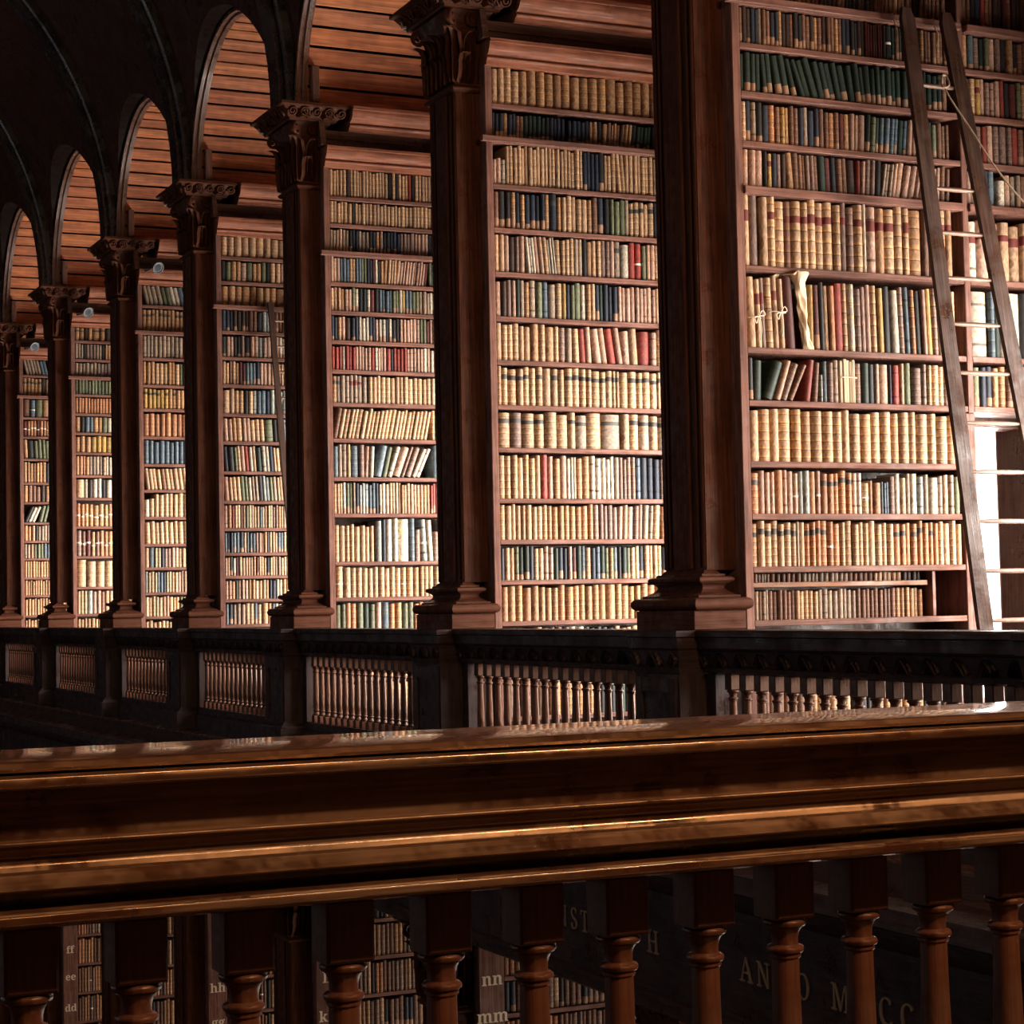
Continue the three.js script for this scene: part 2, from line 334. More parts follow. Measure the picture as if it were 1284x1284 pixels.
  // ribs across the hall
  [ZPREV, ...ZK].forEach((z, j) => {
    const c = z + THICK / 2, sec = [[-0.24, 4.52], [-0.24, 4.42], [-0.22, 4.4], [-0.18, 4.4], [-0.165, 4.42], [-0.13, 4.42], [-0.13, 4.36], [0.13, 4.36], [0.13, 4.42], [0.165, 4.42], [0.18, 4.4], [0.22, 4.4], [0.24, 4.42], [0.24, 4.52]];
    const p = [], S = 56; for (let i = 0; i < S; i++) for (let k = 0; k + 1 < sec.length; k++) {
      const W = (kk, ii) => { const s = Math.PI * ii / S; return [NAVE_X + sec[kk][1] * Math.cos(s), SPRING + sec[kk][1] * Math.sin(s), -(c + sec[kk][0])]; };
      const A = W(k, i), B = W(k + 1, i), C = W(k + 1, i + 1), D = W(k, i + 1); p.push(...A, ...B, ...C, ...A, ...C, ...D);
    }
    const g = new THREE.BufferGeometry(); g.setAttribute('position', new THREE.Float32BufferAttribute(p, 3)); g.computeVertexNormals();
    const mm = single('vault_rib', grain(toCreasedNormals(g, 0.5), 'y'), M.rib, 'black moulded rib springing from a pier across the vault', 'rib', 'vault ribs', 'structure');
    mm.name = 'trim_' + (j + 10);
  });
}

// ================================================================ PIERS
// a carved acanthus leaf standing on its foot, tip curling outward (+z), about 1 high
function leafGeo(w, h, curl, seed0) {
  const U = 10, V = 9, pos = [], P = (u, v, back) => {
    const s = -1 + 2 * u / U, t = v / V, lobes = 0.78 + 0.22 * Math.abs(Math.sin(t * Math.PI * 3.2)), wid = w * (0.55 + 0.6 * Math.sin(Math.min(1, t * 1.15) * Math.PI * 0.62) - 0.62 * Math.pow(t, 3)) * lobes;
    const bend = t < 0.7 ? 0.06 * t : 0.042 + (t - 0.7) * 0.9 * curl, drop = t < 0.82 ? 0 : (t - 0.82) * 0.9;
    const rib = 0.035 * Math.cos(s * Math.PI * 2.5) * (1 - t * 0.5) * w / 0.14;
    return [s * wid / 2, h * (t - drop), (bend * h + rib + (1 - s * s) * 0.12 * w) - (back ? 0.014 : 0)];
  };
  const quad = (a, b, c, d) => pos.push(...a, ...b, ...c, ...a, ...c, ...d);
  for (let u = 0; u < U; u++) for (let v = 0; v < V; v++) {
    quad(P(u, v), P(u + 1, v), P(u + 1, v + 1), P(u, v + 1));
    quad(P(u, v, 1), P(u, v + 1, 1), P(u + 1, v + 1, 1), P(u + 1, v, 1));
  }
  for (let v = 0; v < V; v++) { quad(P(0, v, 1), P(0, v), P(0, v + 1), P(0, v + 1, 1)); quad(P(U, v), P(U, v, 1), P(U, v + 1, 1), P(U, v + 1)); }
  for (let u = 0; u < U; u++) quad(P(u, V), P(u + 1, V), P(u + 1, V, 1), P(u, V, 1));
  const g = new THREE.BufferGeometry(); g.setAttribute('position', new THREE.Float32BufferAttribute(pos, 3)); g.computeVertexNormals();
  return grain(toCreasedNormals(g, 0.9), 'y');
}
const LEAF = { low: leafGeo(0.15, 0.27, 1.0), high: leafGeo(0.15, 0.46, 0.85), small: leafGeo(0.1, 0.13, 0.35), frieze: leafGeo(0.075, 0.105, 0.3) };
function scrollGeo(r, wdt) {   // volute: a spiral band with thickness
  const pts = []; for (let i = 0; i <= 30; i++) { const a = i / 30 * Math.PI * 3.2, q = r * (1 - 0.75 * i / 30); pts.push(new THREE.Vector3(q * Math.cos(a), q * Math.sin(a), 0)); }
  const g = new THREE.TubeGeometry(new THREE.CatmullRomCurve3(pts), 40, r * 0.2, 6, false); g.scale(1, 1, wdt / (r * 0.4));
  return grain(g.toNonIndexed(), 'y');
}
const VOL = scrollGeo(0.07, 0.07), SCR = scrollGeo(0.046, 0.034);
function put(parent, name, geo, mat, pos, rotY = 0, rotX = 0, sc = 1, rotZ = 0) {   // pos relative to the parent
  const m = shade(new THREE.Mesh(geo, mat)); m.name = name; m.position.set(...pos); m.rotation.set(rotX, rotY, rotZ, 'YXZ'); m.scale.setScalar(sc); parent.add(m); return m;
}
const SX0 = 5.757, SX1 = 6.0, SD0 = 0.11, SD1 = 0.59;   // shaft outline (depths from the bookcase face)
const PIERCAT = 'pier';
function makePier(z) {
  const g = thing('pier', '', PIERCAT, [SX0, -0.15, -(z + 0.34)], 'row of carved piers between the alcoves');
  part(g, 'plinth', cbx(5.6, 5.945, -0.15, -0.04, z + 0.001, z + 0.68, 0.005), M.pier);
  // attic base: torus, scotia, upper torus
  const prof = [[0.0, -0.04], [0.13, -0.04], ...arcPts(0.13, -0.003, 0.036, -90, 90, 8).map(([o, h]) => [o * 1.0, h]), [0.112, 0.034], [0.112, 0.046], ...Array.from({ length: 8 }, (_, i) => { const t = i / 7; return [0.1 - 0.055 * Math.sin(t * Math.PI * 0.75), 0.048 + 0.066 * t]; }), [0.07, 0.116], ...arcPts(0.07, 0.136, 0.018, -90, 90, 6), [0.05, 0.155], [0.05, 0.168], [0.03, 0.17], [0.012, 0.192], [0, 0.192]];
  // the base stops against the bookcase upright, so it wraps the three free sides only
  part(g, 'base_moulding', ring(SX0, SX1 - 0.06 - 0.13, z + SD0 + 0.021, z + SD1 - 0.02, prof.map(([o, h]) => [o, h])), M.pier);
  const shaft = part(g, 'shaft', bx(SX0, 5.944, 0.19, 3.83, z + SD0, z + SD1, 'y'), M.pier);
  // hall-side panel and the beads at the corner, proud of the shaft
  const pn = [];
  pn.push(cbx(SX0 - 0.02, SX0 + 0.002, 0.2, 3.82, z + SD0 + 0.145, z + SD1 - 0.13, 0.006, 'y'));
  part(shaft, 'raised_panel', pn[0], M.pier);
  for (const d of [SD0 + 0.02, SD0 + 0.075, SD1 - 0.075]) { const b = new THREE.CylinderGeometry(0.014, 0.014, 3.6, 8).toNonIndexed(); b.translate(SX0 - 0.002, 2.01, -(z + d)); part(shaft, 'bead', grain(b, 'y'), M.pier); }
  part(shaft, 'stile', cbx(SX0 - 0.012, SX0 + 0.002, 0.2, 3.82, z + SD1 - 0.045, z + SD1 - 0.002, 0.004, 'y'), M.pier);
  // capital
  part(g, 'necking', ring(SX0, SX1 - 0.06, z + SD0, z + SD1, [[0, 3.815], [0.02, 3.82], ...arcPts(0.022, 3.845, 0.016, -60, 60, 5), [0.012, 3.87], [0.012, 3.89], [0, 3.89]]), M.pier);
  const bell = part(g, 'bell', ring(SX0, SX1 - 0.06, z + SD0, z + SD1, [[-0.005, 3.88], [0, 4.0], [0.01, 4.15], [0.03, 4.28], [0.07, 4.38], [0.1, 4.43]]), M.pier);
  const ab = part(g, 'abacus', ring(SX0, SX1 - 0.06, z + SD0, z + SD1, [[0.08, 4.415], [0.13, 4.415], [0.135, 4.43], [0.15, 4.44], [0.18, 4.49], [0.21, 4.525], [0.222, 4.528], [0.235, 4.535], [0.235, 4.558], [0.1, 4.558]], 0.4), M.pier);
  const gp = g.position, at = (x, h, d) => [x - gp.x, h - gp.y, -d - gp.z];
  // leaves: hall side (facing -x), camera side (facing +z), far side
  const mid = z + (SD0 + SD1) / 2, xm = (SX0 + SX1 - 0.06) / 2;
  const lf = (geo, x, h, d, ry, s = 1) => put(g, 'acanthus_leaf', geo, M.pier, at(x, h, d), ry, 0, s);
  for (const o of [-0.16, 0, 0.16]) lf(LEAF.low, SX0 - 0.005, 3.885, mid + o, -Math.PI / 2);
  for (const o of [-0.09, 0.09]) lf(LEAF.high, SX0 - 0.004, 3.885, mid + o, -Math.PI / 2);
  lf(LEAF.high, SX0, 3.885, z + SD0, -Math.PI / 4, 1.02); lf(LEAF.high, SX0, 3.885, z + SD1, -Math.PI * 3 / 4, 1.02);
  lf(LEAF.low, SX0 + 0.055, 3.885, z + SD0 - 0.004, 0, 0.95);
  lf(LEAF.high, SX0 + 0.1, 3.885, z + SD0 - 0.002, 0, 0.95);
  lf(LEAF.low, SX0 + 0.1, 3.885, z + SD1 + 0.004, Math.PI);
  // volutes under the corners of the abacus
  const vol = (x, d, ry) => put(g, 'volute', VOL, M.pier, at(x, 4.355, d), ry);
  vol(SX0 - 0.06, z + SD0 - 0.06, Math.PI / 4); vol(SX0 - 0.06, z + SD1 + 0.06, -Math.PI / 4); vol(SX0 + 0.12, z + SD0 - 0.05, 0.2);
  // carved scrolls and sprigs along the two visible faces of the abacus
  for (let i = 0; i < 5; i++) {
    const sg = i % 2 ? 1 : -1;
    put(ab, 'carved_scroll', SCR, M.pier, at(SX0 - 0.12 + i * 0.115, 4.486, z + SD0 - 0.186), 0, 0.62, 1, i % 2 ? 0 : Math.PI);
    put(ab, 'carved_leaf', LEAF.small, M.pier, at(SX0 - 0.075 + i * 0.115, 4.446, z + SD0 - 0.152), 0, 0.7, 0.7, sg * 0.8);
    put(ab, 'carved_scroll', SCR, M.pier, at(SX0 - 0.186, 4.486, z + SD0 - 0.07 + i * 0.15), -Math.PI / 2, 0.62, 1, i % 2 ? 0 : Math.PI);
    put(ab, 'carved_leaf', LEAF.small, M.pier, at(SX0 - 0.152, 4.446, z + SD0 + i * 0.15), -Math.PI / 2, 0.7, 0.7, sg * 0.8);
  }
  return g;
}
const ORD = ['first', 'second', 'third', 'fourth', 'fifth', 'sixth', 'seventh', 'eighth', 'ninth', 'tenth', 'eleventh', 'twelfth', 'thirteenth', 'fourteenth', 'fifteenth', 'sixteenth', 'seventeenth'];
const BAYTXT = ['behind tall ladder', 'one bay past tall ladder', 'two bays past tall ladder', 'holding small ladder', 'one bay past small ladder', 'two bays past small ladder', 'three bays past small ladder', 'four bays past small ladder'];
const pier0 = makePier(ZK[0]);
const PIERTXT = ['beside tall ladder', 'one bay past tall ladder', 'two bays past tall ladder', 'beside small ladder', 'one bay past small ladder', 'two bays past small ladder', 'three bays past small ladder', 'four bays past small ladder'];
ZK.forEach((z, k) => {
  const p = k ? pier0.clone() : pier0;
  if (k) { p.name = numbered('pier'); p.position.z = -(z + 0.34); scene.add(p); }
  p.userData = { label: 'tall dark-wood pier with leafy capital, ' + PIERTXT[k], category: 'pier', group: 'upper row of piers' };
});
for (let k = 0; k < 7; k++) {
  const p = pier0.clone(); p.name = numbered('pier'); p.position.z = -(ZK[k] + 0.34); p.position.y = -0.15 - 6.745; p.position.x = SX0 - 0.19; scene.add(p);
  p.userData = { label: 'shadowed ground-floor pier with leafy capital under the gallery, ' + PIERTXT[k], category: 'pier', group: 'ground-floor piers' };
}

// ================================================================ GALLERY EDGE: cornice, balustrades, pedestals
const serif = await new FontLoader().loadAsync('fonts/droid/droid_serif_regular.typeface.json');
const serifBold = await new FontLoader().loadAsync('fonts/droid/droid_serif_bold.typeface.json');
{
  const cor = [[5.9, FLOOR - 0.22], [5.46, FLOOR - 0.02], [5.4, FLOOR - 0.1], [5.34, FLOOR - 0.15], [5.2, FLOOR - 0.17], [5.19, FLOOR - 0.26], ...arcPts(5.34, FLOOR - 0.26, 0.13, 185, 262, 6), [5.36, FLOOR - 0.4], [5.36, -2.16], [5.33, -2.17], [5.33, -2.25], [5.38, -2.28], [5.9, -2.28]];
  const t = thing('trim_1', 'dark gallery cornice and frieze with a gilt Latin inscription', null, [5.4, -2.28, -20], null, 'structure');
  part(t, 'cornice', sweepD(cor, 2.9, ZEND, 0.5), M.gallery);
  const put1 = (ch, d, h) => {
    const g = new TextGeometry(ch, { font: serif, size: 0.128, depth: 0.008, curveSegments: 5 }); g.computeBoundingBox();
    g.translate(-(g.boundingBox.max.x + g.boundingBox.min.x) / 2, 0, 0); g.rotateY(-Math.PI / 2); g.translate(5.358, h, -d);
    part(t, 'letter', g, M.gold, 'gilt serif capital letter ' + ch);
  };
  for (const [c, d] of [['N', 10.94], ['S', 10.78], ['T', 10.64], ['H', 9.8], ['A', 8.81], ['N', 8.645], ['N', 8.47], ['O', 8.285], ['M', 7.96], ['D', 7.77], ['C', 7.6], ['C', 7.435]]) put1(c, d, -1.945);
}
// turned baluster, top block at h0, foot at h1 (heights relative)
function balusterGeo(wd) {
  const top = -0.397, b1 = -0.484, foot = -0.975, w = wd / 2;
  const blk = cbx(-w, w, b1, top, -w, w, 0.004, 'y');
  const torus = (r, c, t) => Array.from({ length: 7 }, (_, i) => { const a = Math.PI * (0.5 - i / 6); return [r - t + t * Math.cos(a), c + t * Math.sin(a)]; });
  const prof = [[0.0, b1 - 0.0005], [0.028, b1 - 0.0005], ...torus(0.034, b1 - 0.0075, 0.0065), [0.028, b1 - 0.015], [0.0255, b1 - 0.017], [0.0228, b1 - 0.022], [0.0208, b1 - 0.03], [0.0205, b1 - 0.041], [0.0225, b1 - 0.042], ...torus(0.0292, b1 - 0.0485, 0.0062), [0.0245, b1 - 0.0555], [0.0245, b1 - 0.06], [0.0215, b1 - 0.063],
    [0.0225, b1 - 0.14], [0.026, b1 - 0.25], [0.0275, b1 - 0.32], [0.026, b1 - 0.36], [0.0225, b1 - 0.378], [0.0225, b1 - 0.382], ...torus(0.0295, b1 - 0.389, 0.0065), [0.0225, b1 - 0.397], [0.0215, b1 - 0.404], [0.026, b1 - 0.412], ...torus(0.034, b1 - 0.4225, 0.007), [0, b1 - 0.43]].reverse();
  const ft = cbx(-w, w, foot, b1 - 0.43, -w, w, 0.004, 'y');
  return merge([blk, lathe(prof, 16, 0.6), ft]);
}
const BAL = balusterGeo(0.07), BAL_FAR = balusterGeo(0.066);
const railHall = x => {   // cross-section of the gallery rail, hall side at small x
  const c = x;
  return [[c - 0.15, -0.16], [c - 0.14, -0.15], [c + 0.14, -0.15], [c + 0.15, -0.16], [c + 0.15, -0.185], [c + 0.12, -0.2], [c + 0.12, -0.26], [c + 0.1, -0.28], [c + 0.08, -0.35], [c + 0.08, -0.38], [c + 0.05, -0.397], [c - 0.05, -0.397], [c - 0.085, -0.385], [c - 0.09, -0.36], [c - 0.075, -0.352], [c - 0.1, -0.268], [c - 0.12, -0.262], [c - 0.13, -0.25], [c - 0.13, -0.192], [c - 0.15, -0.185]];
};
const RX = 5.745;
alcoves.forEach((a, j) => {
  const k = j, d0 = a.d0 - THICK + 0.55, d1 = a.d1 + 0.03;
  if (j === 0) { /* runs on towards the near gallery */ }
  const t = thing('balustrade', 'dark gallery balustrade with carved frieze, standing before the bookcase ' + BAYTXT[k], 'balustrade', [RX, FLOOR, -(d0 + d1) / 2], 'gallery balustrades along the hall');
  const rail = part(t, 'handrail', sweepD(railHall(RX), d0 + 0.0388, d1 - 0.0388, 0.5), M.gallery);
  // carved leaves on the hall-side frieze
  const nl = Math.floor((d1 - d0) / 0.105), gp = t.position;
  if (j < 6) for (let i = 0; i < nl; i++) { const d = d0 + (i + 0.5) * (d1 - d0) / nl; put(rail, 'carved_leaf', LEAF.frieze, M.gallery, [RX - 0.078 - gp.x, -0.352 - gp.y, -d - gp.z], -Math.PI / 2, 0.1, 0.95, (i % 2 ? 1 : -1) * 0.7); }
  part(t, 'bottom_rail', sweepD([[RX - 0.07, -1.03], [RX - 0.07, -0.99], [RX - 0.05, -0.975], [RX + 0.05, -0.975], [RX + 0.07, -0.99], [RX + 0.07, -1.03]], d0 + 0.051, d1 - 0.051), M.gallery);
  part(t, 'base_board', sweepD([[RX - 0.1, FLOOR], [RX - 0.1, -1.05], [RX - 0.08, -1.03], [RX + 0.08, -1.03], [RX + 0.1, -1.05], [RX + 0.1, FLOOR]], d0 + 0.061, d1 - 0.061), M.gallery);
  for (const e of [d0, d1 - 0.1]) part(t, 'end_stile', cbx(RX - 0.06, RX + 0.06, -0.975, -0.397, e, e + 0.1, 0.004, 'y'), M.gallery);
  const nb = Math.round((d1 - d0 - 0.38) / 0.152);
  for (let i = 0; i <= nb; i++) put(t, 'baluster', BAL_FAR, M.baluster, [0, -FLOOR, -(d0 + 0.19 + (d1 - d0 - 0.38) * i / nb) - gp.z]);
});
// pedestals under the piers
[ZPREV, ...ZK].forEach((z, j) => {
  const t = thing('pedestal', j ? 'dark panelled pedestal in the balustrade under the pier ' + PIERTXT[j - 1] : 'dark panelled pedestal in the balustrade nearest the end gallery', 'pedestal', [5.7, FLOOR, -(z + 0.29)], 'balustrade pedestals');
  const d0 = z + 0.03, d1 = z + 0.55;
  part(t, 'body', bx(5.515, 5.94, -1.03, -0.395, d0, d1, 'y'), M.gallery);
  part(t, 'cap', ring(5.515, 5.79, d0, d1, [[0, -0.4], [0.01, -0.385], [0.02, -0.36], [0.005, -0.35], [0.03, -0.262], [0.05, -0.25], [0.05, -0.192], [0.07, -0.185], [0.07, -0.16], [0.06, -0.151], [0, -0.151]].map(([o, h]) => [o * 0.55, h]), 0.5), M.gallery);
  for (const [e0, e1, h0, h1] of [[d0 + 0.02, d0 + 0.1, -0.98, -0.42], [d1 - 0.1, d1 - 0.02, -0.98, -0.42], [d0 + 0.1, d1 - 0.1, -0.5, -0.42], [d0 + 0.1, d1 - 0.1, -0.98, -0.9]])
    part(t, 'panel_frame', cbx(5.497, 5.516, h0, h1, e0, e1, 0.005), M.gallery);
  part(t, 'foot_moulding', ring(5.515, 5.89, d0, d1, [[0, -0.97], [0.01, -0.97], [0.015, -0.985], [0.045, -1.01], [0.05, -1.03], [0, -1.03]].reverse(), 0.6), M.gallery);
  part(t, 'foot_block', cbx(5.45, 5.94, FLOOR, -1.031, d0 - 0.06, d1 + 0.06, 0.006), M.gallery);
  if (j && j < 5) { const gp = t.position; for (let i = 0; i < 4; i++) put(t, 'carved_leaf', LEAF.frieze, M.gallery, [5.505 - gp.x, -0.352 - gp.y, -(d0 + 0.07 + i * 0.126) - gp.z], -Math.PI / 2, 0.12, 0.95, (i % 2 ? 1 : -1) * 0.7); }
});

// ================================================================ FOREGROUND RAIL (end gallery)
{
  const zf = 2.58, w = 0.034;
  const t = thing('balustrade', 'broad polished mahogany rail with turned balusters, in the near gallery', 'balustrade', [1.6, FLOOR, -2.62]);
  // camera side first (small depth), going down, then the hall side back up
  const top = -0.18;
  const bead = (d, h, r, n = 8) => Array.from({ length: n + 1 }, (_, i) => { const a = Math.PI * i / n; return [d - r * Math.sin(a), h + r * Math.cos(a)]; });
  const out = [
    [2.775, top - 0.012], [2.765, top - 0.003], [2.75, top], [2.5, top], [2.488, top - 0.002], [2.483, top - 0.0075], [2.487, top - 0.012], [2.515, top - 0.0135], [2.517, top - 0.017],
    ...bead(2.486, top - 0.0248, 0.0092, 12), [2.498, top - 0.0348], [2.498, top - 0.038], [2.53, top - 0.0395], [2.531, top - 0.1],
    [2.518, top - 0.1005], ...bead(2.514, top - 0.1033, 0.0026, 5),
    ...Array.from({ length: 14 }, (_, i) => { const s = i / 13; return [2.519 + 0.014 * Math.sin(Math.min(1, s * 1.9) * Math.PI / 2) - 0.032 * Math.pow(Math.max(0, s - 0.25) / 0.75, 1.9), top - 0.107 - 0.049 * s]; }),
    [2.4975, top - 0.1585], [2.501, top - 0.1615], [2.555, top - 0.1635], [2.556, top - 0.184],
    ...bead(2.506, top - 0.196, 0.0105, 10), [2.53, top - 0.2075], [2.566, top - 0.217], [2.69, top - 0.217], [2.7, top - 0.2], [2.7, top - 0.17], [2.74, top - 0.14], [2.74, top - 0.05], [2.765, top - 0.03], [2.775, top - 0.022],
  ];
  part(t, 'handrail', sweepX(out, -3.1, 5.59, 0.7), M.rail);
  part(t, 'bottom_rail', cbx(-3.1, 5.59, -1.05, -0.975, 2.54, 2.7, 0.006), M.rail);
  part(t, 'base_board', cbx(-3.1, 5.59, FLOOR, -1.051, 2.5, 2.72, 0.006), M.rail);
  const gp = t.position, hand = [0.684, 0.831, 0.975, 1.122, 1.267, 1.406, 1.553, 1.695, 1.832, 1.974];   // spaced by eye, as hand-set work is
  for (let i = -18; i < 22; i++) {
    const x = (i < 0 ? hand[0] + i * 0.1433 : i > 9 ? hand[9] + (i - 9) * 0.1433 : hand[i]) - 0.035;
    if (x < -3 || x > 5.5) continue;
    put(t, 'baluster', BAL, M.baluster, [x - gp.x, -FLOOR, -(zf + 0.036) - gp.z]);
  }
}

// ================================================================ BOOKCASES
const SHELVES = [
  [3.51, 3.246, 2.962, 2.67, 2.404, 1.944, 1.469, 1.163, 0.81, 0.508, 0.204, -0.104, -0.44, -0.8],
  [3.734, 3.479, 3.131, 2.805, 2.477, 2.145, 1.821, 1.489, 1.174, 0.799, 0.496, 0.199, -0.103, -0.44, -0.8],
  [3.752, 3.503, 3.246, 2.97, 2.709, 2.441, 2.174, 1.875, 1.55, 1.202, 0.874, 0.439, 0.118, -0.24, -0.6, -0.9],
  [3.789, 3.524, 3.263, 2.993, 2.716, 2.423, 2.113, 1.817, 1.499, 1.186, 0.898, 0.637, 0.393, 0.146, -0.12, -0.5, -0.85],
  [3.765, 3.443, 3.122, 2.791, 2.5, 2.16, 1.826, 1.512, 1.183, 0.855, 0.571, 0.268, -0.02, -0.4, -0.8],
  [3.823, 3.563, 3.318, 3.074, 2.808, 2.542, 2.265, 1.949, 1.635, 1.238, 0.826, 0.402, 0.03, -0.4, -0.8],
  [3.767, 3.443, 3.107, 2.809, 2.461, 2.088, 1.785, 1.469, 1.184, 0.913, 0.616, 0.338, 0.027, -0.4, -0.8],
];
const LEDGE = [0, 1, 2, 2, 1, 2, 1], VISX = [7.49, 7.36, 6.97, 6.72, 6.56, 6.51, 6.41];
const TOPH = 4.03, ST = 0.034;
const clear = (k, i) => (i ? SHELVES[k][i - 1] - ST : TOPH - (k ? 0.01 : 0.02)) - SHELVES[k][i];
ZK.slice(0, 7).forEach((z, k) => {
  const t = thing('bookcase', 'floor-to-cornice brown bookcase of crowded shelves ' + BAYTXT[k], 'bookcase', [6.9, FLOOR, -(z + 0.2)], 'gallery bookcases');
  part(t, 'upright', cbx(5.945, 6.0, FLOOR, 4.02, z, z + 0.33, 0.004), M.shelf);
  part(t, 'upright', cbx(7.5, 7.6, FLOOR, 1.12, z, z + 0.33, 0.004), M.shelf);
  part(t, 'upright', cbx(7.555, 7.6, 1.121, 4.02, z + 0.002, z + 0.33, 0.004), M.shelf);
  part(t, 'upright', cbx(8.29, XOUT, FLOOR, 4.02, z, z + 0.33, 0.004), M.shelf);
  part(t, 'back_panel', bx(6.0, 7.6, FLOOR, 4.03, z + 0.331, z + 0.36, 'y'), M.caseBack);
  part(t, 'back_panel', bx(7.6, XOUT, 1.1, 4.03, z + 0.331, z + 0.36, 'y'), M.caseBack);
  part(t, 'rear_panel', merge([bx(6.0, 7.6, FLOOR, 4.4, z + 0.64, z + 0.68, 'y'), bx(7.6, XOUT, 1.1, 4.4, z + 0.64, z + 0.68, 'y')]), M.caseBack);
  part(t, 'door_lining', merge([bx(7.56, 7.6, FLOOR, 1.1, z + 0.36, z + 0.64, 'y'), bx(7.6, XOUT, 1.08, 1.1, z + 0.36, z + 0.64, 'x')]), M.shelf);
  SHELVES[k].forEach((h, i) => {
    const led = i === LEDGE[k], f = led ? 0.045 : i === 4 && k === 0 ? 0.02 : 0, th = i === 4 && k === 0 ? 0.046 : led ? 0.042 : ST, rightEnd = h > 1.13 && h < 3.9 ? 7.554 : 7.499;
    part(t, 'shelf', cbx(led ? 5.9 : 6.001, rightEnd, h - th, h, z - f + (led ? 0 : 0.003), led ? z - 0.001 : z + 0.33, 0.003), M.shelf);
    if (led) part(t, 'shelf', cbx(6.001, rightEnd, h - th, h - 0.002, z + 0.001, z + 0.33, 0.003), M.shelf);
    if (h > 1.1) part(t, 'shelf', cbx(7.601, 8.289, h - th, h, z - f + 0.004, z + 0.33, 0.003), M.shelf);
  });
  // lower cornice, frieze, upper cornice
  const X0 = 5.95, low = [[z, 4.01], [z - 0.025, 4.012], [z - 0.03, 4.035], ...arcPts(z - 0.034, 4.058, 0.014, 270, 90, 6), [z - 0.036, 4.078], ...Array.from({ length: 9 }, (_, i) => { const s = i / 8 * Math.PI / 2; return [z - 0.04 - 0.055 * Math.sin(s), 4.08 + 0.082 * (1 - Math.cos(s))]; }), [z - 0.108, 4.165], [z - 0.108, 4.188], [z + 0.34, 4.188], [z + 0.34, 4.01]];
  part(t, 'lower_cornice', sweepX(low, X0, XOUT, 0.5), M.cornice);
  part(t, 'frieze', sweepX([[z - 0.01, 4.188], [z - 0.01, 4.262], [z - 0.03, 4.266], [z - 0.03, 4.28], [z - 0.01, 4.284], [z - 0.01, 4.345], [z + 0.34, 4.345], [z + 0.34, 4.188]], X0, XOUT, 0.4), M.caseBack);
  const upc = [[z - 0.01, 4.345], [z - 0.04, 4.35], [z - 0.045, 4.372], [z - 0.06, 4.378], ...arcPts(z - 0.062, 4.394, 0.016, 270, 90, 6), [z - 0.066, 4.414], ...Array.from({ length: 10 }, (_, i) => { const s = i / 9 * Math.PI / 2; return [z - 0.07 - 0.085 * Math.sin(s), 4.418 + 0.1 * (1 - Math.cos(s))]; }), [z - 0.172, 4.52], [z - 0.172, 4.55], [z + 0.66, 4.55], [z + 0.66, 4.345]];
  part(t, 'upper_cornice', sweepX(upc, 6.182, XOUT, 0.5), M.cornice);
  part(t, 'console', sweepX([[z + 0.02, 4.19], [z - 0.09, 4.19], [z - 0.03, 4.42], [z + 0.02, 4.42]], 5.9, 5.949, 0.4), M.caseBack);
});
// the bookcase that closes the nearest alcove, seen only from behind
{
  const z = ZPREV, t = thing('bookcase', 'plain panelled back of the bookcase nearest the end gallery', 'bookcase', [7.1, FLOOR, -(z + 0.34)]);
  part(t, 'rear_panel', bx(5.981, XOUT - 0.004, FLOOR, 4.55, z + 0.62, z + 0.68, 'y'), M.caseBack);
  part(t, 'front_panel', bx(5.981, XOUT - 0.004, FLOOR, 4.55, z, z + 0.06, 'y'), M.caseBack);
  part(t, 'upright', cbx(5.93, 5.98, FLOOR, 4.55, z, z + 0.68, 0.004), M.shelf);
}
// ---------------------------------------------------------------- bindings
const COL = {
  t: ['#d8b28e', 'pale tan calf'], T: ['#c89a70', 'golden brown calf'], o: ['#cb8f66', 'orange-brown leather'], b: ['#8b6450', 'brown leather'], d: ['#402d25', 'dark brown leather'],
  k: ['#242225', 'black cloth'], g: ['#23392f', 'dark green cloth'], G: ['#7a8062', 'olive green cloth'], n: ['#2a3347', 'navy blue cloth'], l: ['#66798a', 'grey-blue cloth'], L: ['#aeb5b2', 'pale grey'],
  r: ['#a8453a', 'red cloth'], m: ['#662a27', 'maroon leather'], p: ['#d2aa96', 'dusty pink'], w: ['#e5d9c6', 'cream white'], y: ['#c9a35c', 'yellow'], u: ['#9a7d73', 'mauve-brown'], e: ['#b39d8a', 'beige-grey'],
};
const mats = {};
function bookMat(c, v) {
  return mats[c + v] ??= new THREE.MeshPhysicalMaterial({ color: new THREE.Color(COL[c][0]).multiplyScalar([1, 0.82, 1.14][v]), map: spineTex, roughness: 0.62 });
}
const tagMat = { r: new THREE.MeshStandardMaterial({ color: 0x642620, roughness: 0.6 }), k: new THREE.MeshStandardMaterial({ color: 0x39352f, roughness: 0.6 }), a: new THREE.MeshStandardMaterial({ color: 0x94725a, roughness: 0.8 }), w: new THREE.MeshStandardMaterial({ color: 0xe9e2d2, roughness: 0.8 }) };
const TAGTXT = { r: 'red leather title label', k: 'dark title label', a: 'tan paper label at the foot of the spine', w: 'white paper tag' };
const TAGY = { r: [0.66, 0.79], k: [0.7, 0.83], a: [0.03, 0.24], w: [0.46, 0.53], r1: [0.68, 0.785], k1: [0.69, 0.8], a1: [0.02, 0.17], w1: [0.5, 0.56], r2: [0.63, 0.79], k2: [0.72, 0.84], a2: [0.04, 0.28], w2: [0.41, 0.46] };
